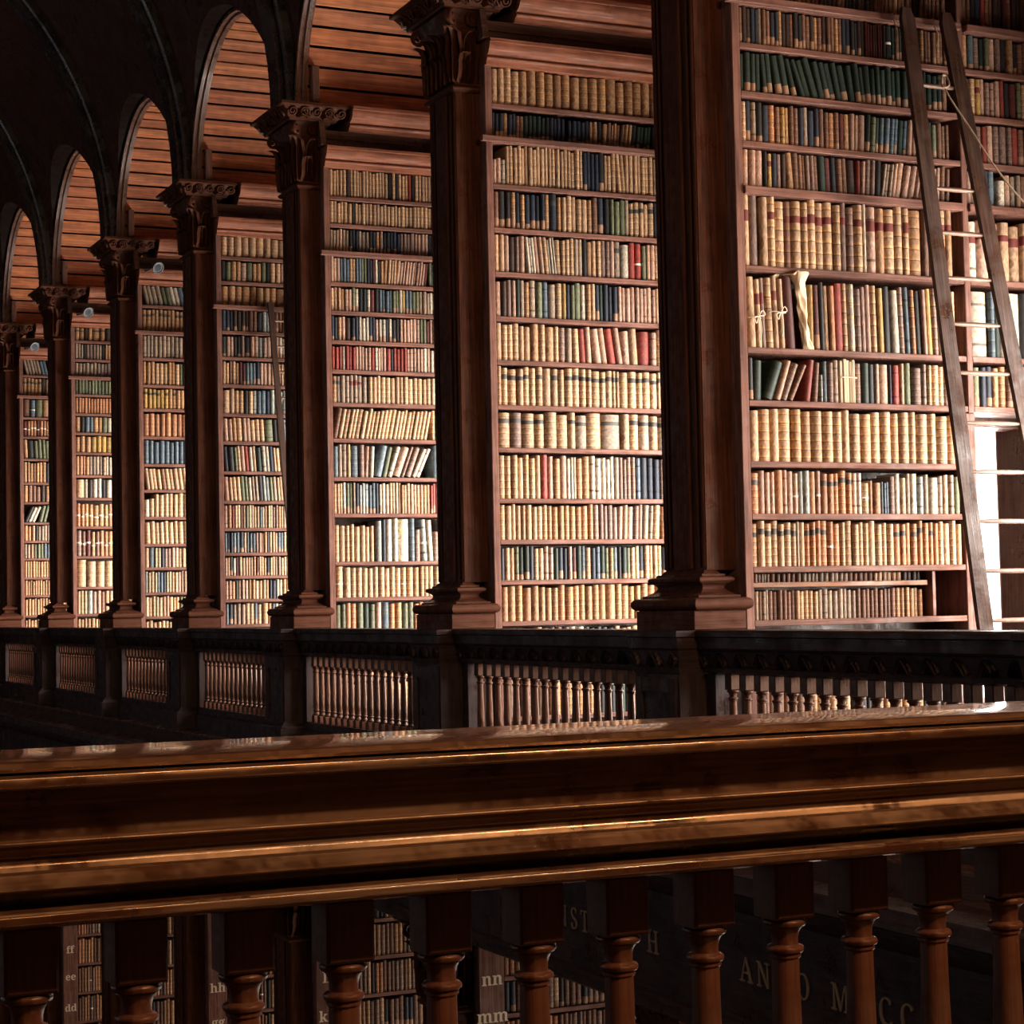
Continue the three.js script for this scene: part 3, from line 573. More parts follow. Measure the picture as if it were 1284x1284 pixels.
// unit book: width 1, height 1, depth 1; rounded spine towards +z at z = 0
const BULGE = [0.05, 0.085, 0.13, 0.18];
function spineArc(n, grow, bu = 0.13) { return Array.from({ length: n + 1 }, (_, i) => { const a = Math.PI * (1 - i / n), x = 0.5 * Math.cos(a) * (1 + grow); return [x, -bu * (1 - Math.sin(a)) + grow * 0.12]; }); }
function bookGeo(design, solid, bu) {
  const pos = [], uv = [], arc = spineArc(6, 0, bu), u0 = design / 8, cu = x => u0 + (0.06 + 0.88 * (x + 0.5)) / 8;
  const v = (p, q) => { pos.push(...p); uv.push(...q); };
  const quad = (A, B, qa, qb) => { // vertical strip from plan point A to B
    v([A[0], 0, A[1]], [qa, 0.01]); v([B[0], 0, B[1]], [qb, 0.01]); v([B[0], 1, B[1]], [qb, 0.99]);
    v([A[0], 0, A[1]], [qa, 0.01]); v([B[0], 1, B[1]], [qb, 0.99]); v([A[0], 1, A[1]], [qa, 0.99]);
  };
  for (let i = 0; i < 6; i++) quad(arc[i], arc[i + 1], cu(arc[i][0]), cu(arc[i + 1][0]));
  const e = u0 + 0.004, cap = (plan, y, up) => { for (let i = 1; i + 1 < plan.length; i++) for (const k of up ? [0, i, i + 1] : [0, i + 1, i]) v([plan[k][0], y, plan[k][1]], [e, 0.5]); };
  if (solid) {
    const pl = [...arc, [0.5, -1], [-0.5, -1]];
    quad([0.5, arc[6][1]], [0.5, -1], e, e); quad([0.5, -1], [-0.5, -1], e, e); quad([-0.5, -1], [-0.5, arc[0][1]], e, e);
    cap(pl, 1, true); cap(pl, 0, false);
  } else {   // open cover: two boards and the spine, leaving room for the leaves
    const th = 0.09, inn = arc.map(([x, z]) => [x * (1 - 2 * th), z - 0.03]);
    quad([0.5, arc[6][1]], [0.5, -1], e, e); quad([0.5, -1], [0.5 - th, -1], e, e); quad([0.5 - th, -1], inn[6], e, e);
    for (let i = 6; i > 0; i--) quad(inn[i], inn[i - 1], e, e);
    quad(inn[0], [-0.5 + th, -1], e, e); quad([-0.5 + th, -1], [-0.5, -1], e, e); quad([-0.5, -1], [-0.5, arc[0][1]], e, e);
    for (const y of [0, 1]) {
      const strip = [[[-0.5, -1], [-0.5 + th, -1]], ...arc.map((a, i) => [a, inn[i]]), [[0.5, -1], [0.5 - th, -1]]];
      for (let i = 0; i + 1 < strip.length; i++) { const [A, a] = strip[i], [B, b] = strip[i + 1], V = p => v([p[0], y, p[1]], [e, 0.5]); if (y) { V(A); V(B); V(b); V(A); V(b); V(a); } else { V(A); V(b); V(B); V(A); V(a); V(b); } }
    }
  }
  let g = new THREE.BufferGeometry(); g.setAttribute('position', new THREE.Float32BufferAttribute(pos, 3)); g.setAttribute('uv', new THREE.Float32BufferAttribute(uv, 2)); g.computeVertexNormals();
  return toCreasedNormals(g, 0.75);
}
function tagGeo([y0, y1], bu) {
  const pos = [], uv = [], a = spineArc(6, 0.012, bu);
  for (let i = 0; i < 6; i++) { const A = a[i], B = a[i + 1]; pos.push(A[0], y0, A[1], B[0], y0, B[1], B[0], y1, B[1], A[0], y0, A[1], B[0], y1, B[1], A[0], y1, A[1]); for (let q = 0; q < 6; q++) uv.push(0.9985, 0.5); }
  let g = new THREE.BufferGeometry(); g.setAttribute('position', new THREE.Float32BufferAttribute(pos, 3)); g.setAttribute('uv', new THREE.Float32BufferAttribute(uv, 2)); g.computeVertexNormals(); return toCreasedNormals(g, 0.9);
}
const OPEN = BULGE.map(bu => Array.from({ length: 8 }, (_, i) => bookGeo(i, false, bu))), SOLID = BULGE.map(bu => Array.from({ length: 8 }, (_, i) => bookGeo(i, true, bu))), TAG = BULGE.map(bu => Object.fromEntries(Object.entries(TAGY).map(([k, v]) => [k, tagGeo(v, bu)])));
const pageGeo = new THREE.BoxGeometry(1, 1, 1).translate(0, 0.5, -0.5);

// A shelf row in shorthand: letter+count = bindings; @lean degrees (top to the right +); ^height share; ~width; #labels; _gap
function row(k, shelf, spec, x0, xVis, x1, opt = {}) {
  const H = opt.clear, list = [];
  let lean = 0, hf = opt.h ?? 0.92, wf = 1, tags = '', gap = 0;
  for (const tk of spec.trim().split(/\s+/)) {
    const c = tk[0], v = tk.slice(1);
    if (c === '@') lean = +v; else if (c === '^') hf = +v; else if (c === '~') wf = +v; else if (c === '#') tags = v; else if (c === '_') gap += +v;
    else { const n = v ? +v : 1; for (let i = 0; i < n; i++) { list.push({ c, lean, hf, wf: wf * rr(0.82, 1.2), tags, gap }); gap = 0; } wf = 1; }
  }
  const lay = (bs, s, from, save) => {
    let x = from, pa = 0, first = true;
    for (const b of bs) {
      const a = b.lean * R, w = s * b.wf, hh = H * b.hf;
      x += b.gap; if (!first || a < 0) x += Math.max(0, hh * (Math.tan(pa) - Math.tan(a)));
      if (save) { b.x = x; b.w = w; b.h = hh; }
      x += w / Math.cos(a) + 0.0028; pa = a; first = false;
    }
    return x + Math.max(0, H * 0.9 * Math.tan(pa));
  };
  let lo = 0.002, hi = 0.25; for (let i = 0; i < 40; i++) { const m = (lo + hi) / 2; lay(list, m, x0, false) > xVis ? hi = m : lo = m; }
  const end = lay(list, lo, x0, true);
  if (x1 - end > 0.05) {   // carry the row on to where the pier hides it
    let x = Math.max(end, x0), g = 0; while (x < x1 && g++ < 60) { const s = list[Math.floor(rnd() * list.length)], b = { ...s, lean: 0, wf: s.wf, gap: 0, x, w: lo * s.wf, h: H * s.hf }; if (x + b.w > x1) break; x += b.w + 0.0028; list.push(b); }
  }
  [...list].sort((p, q) => p.x - q.x).forEach((b, i) => b.nth = i + 1);
  for (const b of list) {
    b.h = Math.min(b.h * rr(0.94, 1.03), H * 0.975 / Math.max(0.8, Math.cos(b.lean * R)) - b.w * Math.sin(Math.abs(b.lean * R)));
    b.d = Math.min(0.27, 0.12 + b.h * 0.28); b.front = (opt.back ?? 0.012) + rr(0, 0.016); b.bg = (q => q < 0.068 ? 0 : q < 0.107 ? 1 : q < 0.155 ? 2 : 3)(0.42 * b.w / b.d);
    b.y = SH_Y(shelf); b.dep = opt.z; b.k = k; b.row = opt.row; b.sec = opt.sec || ''; b.v = Math.floor(rnd() * 3); b.tv = ['', '1', '2'][Math.floor(rnd() * 3)]; if (b.tags === 'a' && rnd() < 0.35) b.tags = ''; if ('kr'.includes(b.tags) && rnd() < 0.15) b.tags = '';
    b.des = 'tTobu'.includes(b.c) ? [1, 3, 0, 7, 1, 6][Math.floor(rnd() * 6)] : 'gnkmdl'.includes(b.c) ? [4, 2, 1, 5, 0][Math.floor(rnd() * 5)] : [0, 2, 7, 5, 0][Math.floor(rnd() * 5)];
    if (opt.des !== undefined) b.des = opt.des;
    BOOKS.push(b);
  }
  return list;
}
const SH_Y = h => h + 0.0005, BOOKS = [];
const ROWS = [
  [ // behind the tall ladder
    'd5 b4 k2 d3 b3 m2 d4 b2 k3 d4 b5 T1 b4 k2 b6', '#a b1 d2 n2 e1 b2 n2 T1 d2 b1 k2 b2 d1 T1 b1 d1 b2 T1 b1 n2 k2 d2 # ~.6 m1 ~.6 m1 ~.6 m1 ~.6 m1 ~.6 d1 ~.6 m1 ~.6 m1 ~.6 d1 #w ~1.5 k1 #a g1 b1 g1 ~1.4 d1 n2 ~1.4 k1 T1 b3 T1 b2',
    '#a g4 @-5 g2 @-10 ~1.2 g2 @-14 g1 @-19 g1 @-17 ~1.2 g2 @-13 g3 @-11 ~1.3 g2 @-8 g1 @-6 g2 @-4 ~1.3 g1 @-2 g2 @-1 g4 @0 g8 # b1', '^.95 #a ~1.2 t1 n1 ^.88 e1 k1 ~1.3 n1 # ~1.6 o1 b1 ~1.2 y1 T1 b2 #a n1 e1 ~1.2 n2 # b1 b1 ~1.5 o1 #a ~1.2 b1 # m1 ~1.5 T1 @2 p1 p1 ~1.2 p1 #a @4 g1 G1 g1 l1 @5 ~1.3 l1 l1 l1 ~1.2 g1 l1 # ^.85 @4 p4 @0 #a ~1.4 g1 G1 b3',
    '^.94 @1 ~1.5 p1 ~1.2 p1 ~1.5 p1 @0 ~.7 k1 #r y1 # n1 u1 d1 @-4 ~1.4 T1 @-2 b1 ~.7 b2 u2 b1 #a ~1.4 g1 # ~1.2 m1 n1 b2 ~1.9 d1 @1 ~1.2 r1 @3 p1 u1 u1 ~1.2 k1 @9 ~.7 e3 ~.8 p1 @10 ~1.2 p1 @11 ~1.3 p2 p1 @10 p2 @7 p1 @3 ~.8 p1 b2',
    '^.96 #r ~.8 t1 ~1.2 u1 # _.008 #r ~1.2 t1 t1 ~1.2 t1 ~.7 b1 ~1.3 t1 ~.7 t1 t1 t1 ~1.3 t1 t1 ~.8 u1 u1 t1 ~.4 w1 ~1.2 p1 T1 ~1.2 t1 ~1.2 t1 ~.6 t1 # ~1.6 T1 ~.8 b1 #r t1 ~1.2 t1 T1',
    '^.95 @-2 #r ~1.3 t1 t1 u1 ~1.2 t1 t1 ~1.2 t1 @-3 # ~1.9 m1 @0 _.088 ^.9 y1 @-1 #a ~1.2 m1 # k1 t1 o1 ~1.5 r1 t1 ~1.2 w1 u1 u1 p1 t1 y1 ~1.3 k1 @-2 ~1.8 w1 u1 l1 o1 ~1.4 k1 p1 ~1.4 y1 u1 e1 @0 b1 t1',
    '^.9 #a k1 @2 # ~1.5 g1 @20 ~1.6 g1 @19 p1 @22 ^.85 u1 @26 b1 @8 ^.9 r1 @5 b1 @0 ^.6 ~.5 L1 ^.9 ~.6 l1 u1 e1 _.118 u1 ~1.2 g1 k1 e1 ~2.1 p1 ~.5 n1 ~1.2 r1 t1 G1 _.01 ^.84 ~1.8 u1 ^.9 e1 ~.8 t1 ~1.3 t1 t1 u1 u1',
    '^.95 t1 T1 t1 ~1.3 t1 T1 ~1.2 T1 ~1.2 t1 t1 t1 ~.8 t1 t1 T1 ~1.2 t1 ~1.2 t1 T1 t1 t1 ~1.3 t1 ~.8 t1 ~1.4 t1 T1',
    '^.92 #k ~1.7 o1 # p1 ~.8 p1 p1 ~1.2 o1 ~.8 p1 p1 #w p1 # L2 o1 #w ~.8 p1 #k ~1.2 o1 o1 ~.8 o1 ~1.2 o1 o1 # p1 ~.6 w1 ^.72 _.01 #w t1 # ~.7 o1 ~1.4 o1 ^.7 ~.5 l3 ^.88 u1 w1 ^.78 t1 ^.88 e1 ~1.2 w1 ~1.2 L1 e1 ^.8 ~1.5 w1 ^.86 e1 t1 e1 G1',
    '^.95 #k t7 # ~.5 w1 t1 #k o4 #w ~1.2 o1 # o1 t9 #k o3 o3 o1 # o1 t3 T1', '', '^.8 w22', 'b8 t6 k3 T8 g3 b4', 'd6 b8 T4 k4 b8 m2',
  ], [
    '^.95 ~.7 t4 T15', '^.84 #a n3 # ~1.3 T1 #a n2 b2 g5 k1 n4 _.03 n5 T2 k1 @3 ~1.3 T1 b1 ~.6 T2 b1 @6 b1 T2 ~1.4 k1 @4 g4', '^.62 p2 w1 ^.95 t20 #a n4 ~1.5 k1 # t3 @-4 t2 @0 t7', '^.93 #a b1 ~1.4 k1 k1 T1 n1 T1 ~1.2 n1 n1 n1 n1 # T1 #k ~1.3 n1 # T1 t5 T1 b1 #a ~1.2 n1 ~1.2 k1 # G3 e1 #k t5',
    '^.94 t2 p1 ~1.2 d1 u1 ~1.2 p1 @-5 ~.6 w3 p2 t1 ~.5 w3 @-2 ~1.2 t1 @0 t3 e2 k1 ~1.4 T1 t2 u2 p1 #k ~1.3 e1 # ~1.7 w1 ~1.2 r1 #w ~1.6 r1 # G1 p2', '^.92 ~1.3 p1 d1 u1 p1 g1 e1 T1 ~1.6 e1 ~1.6 G1 ~1.3 l1 ~1.6 e1 ~1.4 t1 y1 n1 G1 ~1.3 G1 w1 ~1.3 T1 t1 #a n1 g1 n3 # p9',
    '^.93 t6 ~1.6 T1 t1 ~1.6 T1 t1 ~1.2 u1 ~1.3 e1 @-2 t1 @-3 ~1.2 r1 p1 @-7 ~1.3 p1 p1 @-8 ~1.3 r1 p1 @-3 ~1.6 p1 ~1.2 t1 @0 _.01 ~2.6 r1 ~1.3 p1', '^.95 #k ~.6 t1 t1 ~1.5 t1 ~.8 t1 t1 t1 t1 ~1.3 t1 ~1.2 t1 t1 ~1.2 t1 t1 ~1.2 t1 ~.8 t1 ~1.3 t1 t1 ~1.3 t1 ~.5 t2 ~1.3 t1 ~1.3 t1 t1 ~1.2 t1 t1',
    '^.95 #k ~1.2 t1 ~1.3 u1 ~1.1 t1 t1 t1 t1 ~.8 t1 ~1.1 e1 ~1.2 t1 ~1.6 e1 t1 ~.9 t1 ~1.2 e1 t1', '^.93 t7 ~1.2 r1 p1 T1 ~1.2 p1 ~.5 w3 ~1.3 o1 ~1.2 T1 w2 ~.7 w3 e1 ~.7 u4 l1 ~1.2 n1 ~1.2 n1 n1',
    '^.95 t6 t1 ~1.2 t1 T2 ~1.3 o1 T3 ~1.3 o1 ~1.3 T1 o1 u5 @2 p3 u2 @3 e2 ~1.3 t1', '^.93 #a n1 # t2 #a G1 g2 n1 # t2 p2 #a g1 n2 p1 m1 g1 l1 # t1 #a n1 l1 g1 G1 # T1 #a ~1.2 l1 k1 g1 G1 # t2 #a n1 # t4',
    '^.95 T3 ~1.3 o1 T4 ~1.2 o1 T6 ~1.2 T1 T7', 'n3 t4 b3 w2 g3 n2 t5 l3', 'b8 T8 k4 g3 b6',
  ], [
    't5 ~1.3 d1 t12 ~1.3 k1 t1 k1 t3 r1 k1 t4', 't6 k1 t6 p1 t9 t4', '#a e3 p1 e2 k1 n2 e3 k1 n1 T1 u1 k1 n4 u5 p3', 'p1 t1 p1 l3 t2 l2 G2 n2 m1 w1 k1 T1 @4 t4 @7 p6 u1 p3 m1', '#a t3 T1 p2 G1 w1 k1 g1 w1 ~1.4 m1 ~1.4 k1 l4 G2 w1 y1 l2 G2 e3', '#a n2 T1 p1 ~1.5 d1 n2 # w3 #a n2 p1 w2 n1 w1 k2 # p6 G2 m1',
    'r3 w1 r3 p5 r1 w1 p3 ~1.4 r1 k1 r4 p5 w1 p1', '#k T1 e1 #r e5 # ~1.2 e1 _.01 t14', '@11 ~1.5 b1 t5 ~1.3 t1 t16', '~1.3 l1 e2 T1 ~1.8 l1 ~1.4 u1 @3 p1 w1 @13 ~1.8 l1 ~1.3 G1 @18 ~1.3 w1 @20 ~1.8 p1 u1 ~1.4 u1 @24 w2', '#a t3 w1 G2 e1 n1 L3 l2 n1 w2 t4 T2 t2 p2 t1 ~1.3 p1 t2 r1',
    '^.82 t8 _.02 ^.97 ~1.2 L1 n1 ~1.4 w1 w1 ~2.8 w1 l1 ^.7 u1 @-3 ^.95 #w ~1.3 L1 # w1', '^.95 #w ~1.3 t1 # ~1.2 t1 t9 #w t1 # ~1.3 T1 T2 t2', '~.9 G2 o2 ~1.2 G1 g1 G1 p1 ~1.2 l1 o1 ~1.3 T1 G2 o3 r1', 'b6 T6 t6 g2', 'b6 T6 k3',
  ], [
    '~1.1 t9', 'k1 G1 T2 p1 ~1.3 G1 T2 G1 k1 t2 p1', 'T9', '#a n3 d4 b2 ~1.6 k1 L2 k1 b3', '#a g1 p2 k2 u1 ~1.5 k1 p2 L1 p4 w2', '#a t2 b1 t2 m2 l3 n1 p3 t1 n1 t3', '~1.8 t1 t3 k1 ~1.2 t1 L1 l2 n1 L4', '@-3 p2 T1 ~1.5 t1 p2 t3 ~1.8 G1 k1 e1 l1', '@-4 ~1.3 n1 ~1.5 k1 G1 t1 p1 r1 w1 t1 ~1.6 g1 w2 n1 t4', '@-4 ~1.3 p1 t3 G2 w1 e2 ~1.5 k1 L2 G1 e1 t3',
    '~1.6 p1 ~1.6 T1 r1 t2 m1 t1 G1 t4 l1 p1 t3 u2 T2 e1 p1', '#a l1 n2 l2 ~1.3 n1 t1 l3 p2 T2 n1 t3 l2 t2', '#a p1 T1 g1 w1 m1 t3 p1 t2 m1 t3 n1 t2 e2 t3', 'p2 T1 g1 p2 e1 T2 w1 t3 n1 ~1.4 n1 w2 t2', '#a l1 n1 e2 p1 t2 l1 t1 ~1.5 T1 T1 l1 w2 t2', 'b6 T6', 'b7 T4',
  ], [
    '@-13 e4 G2 w2 l1', '#k T11', '#a e10 b1', 'T3 t3 T2 t1 G2', '#k y6 T4 t1', 'o8', '~1 l9', '@-7 t4 b1 t5', '^.75 ~.9 w1 t1 ^.95 t7', '@-2 t9', '~1.2 t1 ~1.5 l1 t2 n1 u1 p2 t4', 'L1 t3 l2 n1 t4 p2 t2', 'w1 t4 T1 t4 G1 t2', 't12', 'b10',
  ], [
    '#k T2 d1 T1 ~1.4 T1 T1 d1', 'e3 k1 u3 e2 k1 T2', 'e8 u2', 'G11', 'o12', '~1.3 T1 k1 l2 T2 G1 w1', 'T3 ~1.3 y1 y3', 'T1 o3 e5 w2', '~1.6 t1 w1 d1 w2 k1 ~1.6 w1', '^.85 #w o2 T6', '#w u1 b1 m1 T1 b1 o3', '~2 t4', '~.8 t3 ~1.6 L1 p2 b1 t2', 'T10', 'b10',
  ], [
    '@-14 e5 l2', '#k T5 d1 T1', '~1.3 b1 #w l1 # ~1.3 G1 T1', '#w m1 o3 m1 o3', '@-3 T1 ~1.6 k1 G4', 'T3 b1 T3 n1', 'T1 b3 ~1.3 d1 T1', '@24 k1 w2 @14 G2', 'T3 k1 e4', 'e2 T1 G3 l2', 'T10', 'T10', 'T9', 'T9', 'b9',
  ],
];
let ROLLX = 6.46, BUNX = 6.55;
ROWS.forEach((rows, k) => rows.forEach((spec, i) => {
  if (!spec || SHELVES[k][i] === undefined) return;
  const made = row(k, SHELVES[k][i], spec, 6.008, VISX[k], Math.min(7.49, VISX[k] + 0.3), { clear: clear(k, i), z: ZK[k], row: i, h: 0.93 });
  if (k === 0 && i === 6) { const b = made.find(q => q.gap > 0.05); ROLLX = b.x - b.gap / 2; }
  if (k === 0 && i === 7) { const b = made.find(q => q.gap > 0.05); BUNX = b.x - b.gap + 0.003; }
}));
// the short shelves over the doorway, right of the tall ladder's bookcase
['b2 k1 n1 r1 b2 d2 m1 b1 d3 b2 n1', '#a T1 l1 u1 g1 G1 p1 u1 k1 ~1.4 T1 k1 b2 k2', '~1.4 e1 t1 #r y1 # p1 u1 p1 p1 r1 k1 ~1.3 m1 G1 t2 b2', '#a y1 e1 u1 r1 p1 u1 ~1.3 u1 u1 r1 b2 T2', '#a p2 G1 n1 l1 _.02 ^.7 ~1.4 w1 ^.9 p1 e2 b2 T2', '#r ^.86 w1 ~1.2 p1 p1 t1 ~1.2 t1 t1 T1 t1', '~2.6 w1 ~.7 l1 ~.8 g1 ~2.6 w1 ~1.6 k1 e1 t1', '#a G1 n1 n1 T2 b1 u1 b1 T1 e1 G1'].forEach((s, i) => row(0, SHELVES[0][i], s, 7.607, 8.2, 8.28, { clear: clear(0, i), z: ZK[0], row: i, sec: 'door' }));
// deep recess low in the ladder's bookcase: an inner shelf pushed back, thin old volumes behind
{
  const z = ZK[0];
  const bk = scene.children.find(o => o.name === 'bookcase');
  part(bk, 'shelf', cbx(6.002, 7.3, 0.085, 0.115, z + 0.12, z + 0.32, 0.003), M.inner, 'narrow set-back inner shelf of lighter wood');
  part(bk, 'side_panel', cbx(7.32, 7.345, -0.103, 0.168, z + 0.1, z + 0.32, 0.003), M.shelf);
  row(0, 0.115, '~.7 e9 b6 e10 b5 t6 d4', 6.01, 7.28, 7.29, { clear: 0.053, z, row: 10, sec: 'in', back: 0.15, h: 0.9 });
  row(0, -0.104, '~.7 e8 b6 t5 e8 b9 T6', 6.01, 7.29, 7.3, { clear: 0.185, z, row: 11, sec: 'in', back: 0.15 });
}

// ---------------------------------------------------------------- ground-floor bookcases under the gallery, lettered uprights
const LOWER = [
  null,
  { top: -2.3, sp: 0.268, marks: [['nn', -2.72], ['mm', -2.985], ['ll', -3.25]] },
  { top: -2.33, sp: 0.33, marks: [['ll', -3.28], ['kk', -3.62]] },
  { top: -2.3, sp: 0.352, marks: [['hh', -3.935], ['gg', -4.29]] },
  { top: -2.3, sp: 0.36, marks: [] },
  { top: -2.3, sp: 0.39, marks: [['ff', -4.585], ['ee', -4.95], ['dd', -5.37]] },
  { top: -2.3, sp: 0.37, marks: [] },
];
LOWER.forEach((L, k) => {
  if (!L) return;
  const z = ZK[k], t = thing('bookcase', 'dim ground-floor bookcase with gilt-lettered upright under the bookcase ' + BAYTXT[k], 'bookcase', [6.9, GROUND, -(z + 0.2)], 'ground-floor bookcases');
  const up = part(t, 'upright', cbx(5.76, 5.96, GROUND, FLOOR - 0.23, z, z + 0.33, 0.005), M.shelf);
  part(t, 'upright', cbx(7.5, 7.6, GROUND, FLOOR - 0.23, z, z + 0.33, 0.005), M.shelf);
  part(t, 'back_panel', bx(5.96, 7.5, GROUND, FLOOR - 0.23, z + 0.331, z + 0.4, 'y'), M.caseBack);
  part(t, 'rear_panel', bx(5.96, 7.6, GROUND, FLOOR - 0.23, z + 0.6, z + 0.66, 'y'), M.caseBack);
  const hs = []; for (let h = L.top - 0.1; h > -6.4; h -= L.sp) hs.push(h);
  hs.forEach((h, i) => {
    part(t, 'shelf', cbx(5.961, 7.499, h - ST, h, z + 0.004, z + 0.33, 0.003), M.shelf);
    const pal = ['o3 b2 u2 t1 k1 o2 b3 u2', 'b2 T2 #w u1 # u1 o1 T2 #w b1 # b1 k1 T1 u3', '#a n2 b2 T3 u2 t1 k1 b3', 'o2 T3 b2 T2 u1 b2 T2', 'u2 p2 b2 t2 k2 T2 e2'];
    row(k, h, pal[Math.floor(rnd() * pal.length)], 5.97, 6.6, 7.2, { clear: (i ? L.sp : 0.3) - ST, z, row: i, sec: 'low' });
  });
  for (const [s, h] of L.marks) {
    const g = new TextGeometry(s, { font: serifBold, size: 0.092, depth: 0.003, curveSegments: 4 }); g.computeBoundingBox();
    g.translate(5.862 - (g.boundingBox.max.x + g.boundingBox.min.x) / 2, h, -z - 0.0005);
    part(up, 'shelf_mark', g, M.letter, 'pale painted shelf letters ' + s);
  }
});

// ---------------------------------------------------------------- place the books
{
  const V = camera.position, px = b => { const dep = b.dep * 0.907 + (b.x || 6) * 0.42; return b.w * b.h * (2478 / dep) ** 2; };
  const groups = {};
  for (const b of BOOKS) (groups[b.k + '|' + b.sec + '|' + b.row] ??= []).push(b);
  const order = Object.values(groups).filter(g => g[0].sec !== 'low' && g[0].sec !== 'in' && SHELVES[g[0].k][g[0].row] > -0.2).sort((p, q) => q.reduce((s, b) => s + px(b), 0) / q.length - p.reduce((s, b) => s + px(b), 0) / p.length);
  let n = 0; const chosen = new Set();
  for (const g of order) { if (n + g.length > 330) continue; n += g.length; g.forEach(b => chosen.add(b)); }
  const mtx = b => {
    const a = b.lean * R, m = new THREE.Matrix4().makeTranslation(b.x, b.y, -(b.dep + b.front));
    if (a > 0) m.multiply(new THREE.Matrix4().makeTranslation(b.w / Math.cos(a), 0, 0)).multiply(new THREE.Matrix4().makeRotationZ(-a)).multiply(new THREE.Matrix4().makeTranslation(-b.w / 2, 0, 0));
    else m.multiply(new THREE.Matrix4().makeRotationZ(-a)).multiply(new THREE.Matrix4().makeTranslation(b.w / 2, 0, 0));
    return m;
  };
  const rest = [], col = new THREE.Color(), white = [1, 1, 1];
  const paint = (g, c) => { const k = g.clone(), n = k.attributes.position.count, a = new Float32Array(n * 3); for (let i = 0; i < n; i++) a.set(c, 3 * i); k.setAttribute('color', new THREE.BufferAttribute(a, 3)); return k; };
  let total = 0;
  for (const b of BOOKS) {
    total++;
    const m = mtx(b);
    const tags = b.tags.replace(/[^rkaw]/g, '').split('').filter(q => q !== 'a' || 'gnkdlbmGe'.includes(b.c) || b.k > 0);
    if (chosen.has(b)) {
      const nth = (n => n + (n % 10 === 1 && n !== 11 ? 'st' : n % 10 === 2 && n !== 12 ? 'nd' : n % 10 === 3 && n !== 13 ? 'rd' : 'th'))(b.nth);
      const where = b.sec === 'door' ? ORD[b.row] + ' short shelf above doorway' : ORD[b.row] + ' shelf, bookcase ' + BAYTXT[b.k];
      const extra = tags.includes('r') ? ' red-labelled' : tags.includes('w') ? ' white-tagged' : '';
      const g = new THREE.Group(); g.name = numbered('book'); scene.add(g); m.decompose(g.position, g.quaternion, g.scale);
      g.userData = { label: COL[b.c][1] + extra + ' book' + ', ' + nth + ' from the pier, ' + where, category: 'book', group: 'books on the ' + where };
      const c = put(g, 'cover', OPEN[b.bg][b.des], bookMat(b.c, b.v), [0, 0, 0]); c.scale.set(b.w, b.h, b.d);
      const p = put(g, 'page_block', pageGeo, M.page, [0, 0.003, -b.d * (BULGE[b.bg] + 0.04)]); p.scale.set(b.w * 0.8, b.h - 0.009, b.d * (0.95 - BULGE[b.bg]));
      for (const q of tags) { const l = put(g, { r: 'title_label', k: 'title_label', a: 'foot_label', w: 'paper_tag' }[q], TAG[b.bg][q + b.tv], tagMat[q], [0, 0, 0]); l.scale.set(b.w, b.h, b.d); l.userData.label = TAGTXT[q]; }
    } else {
      col.set(COL[b.c][0]).multiplyScalar([1, 0.82, 1.14][b.v]);
      const s = new THREE.Matrix4().makeScale(b.w, b.h, b.d), full = m.clone().multiply(s);
      const g = paint(SOLID[b.bg][b.des], [col.r, col.g, col.b]); g.applyMatrix4(full); rest.push(g);
      for (const q of tags) { const l = paint(TAG[b.bg][q + b.tv], tagMat[q].color.toArray()); l.applyMatrix4(full); rest.push(l); }
    }
  }
  const mat = new THREE.MeshPhysicalMaterial({ vertexColors: true, map: spineTex, roughness: 0.62 });
  single('shelved_books', mergeGeometries(rest), mat, 'hundreds of smaller old books packed on the farther shelves', 'books', null, 'stuff');
  console.log('books', total, 'single', n);
}

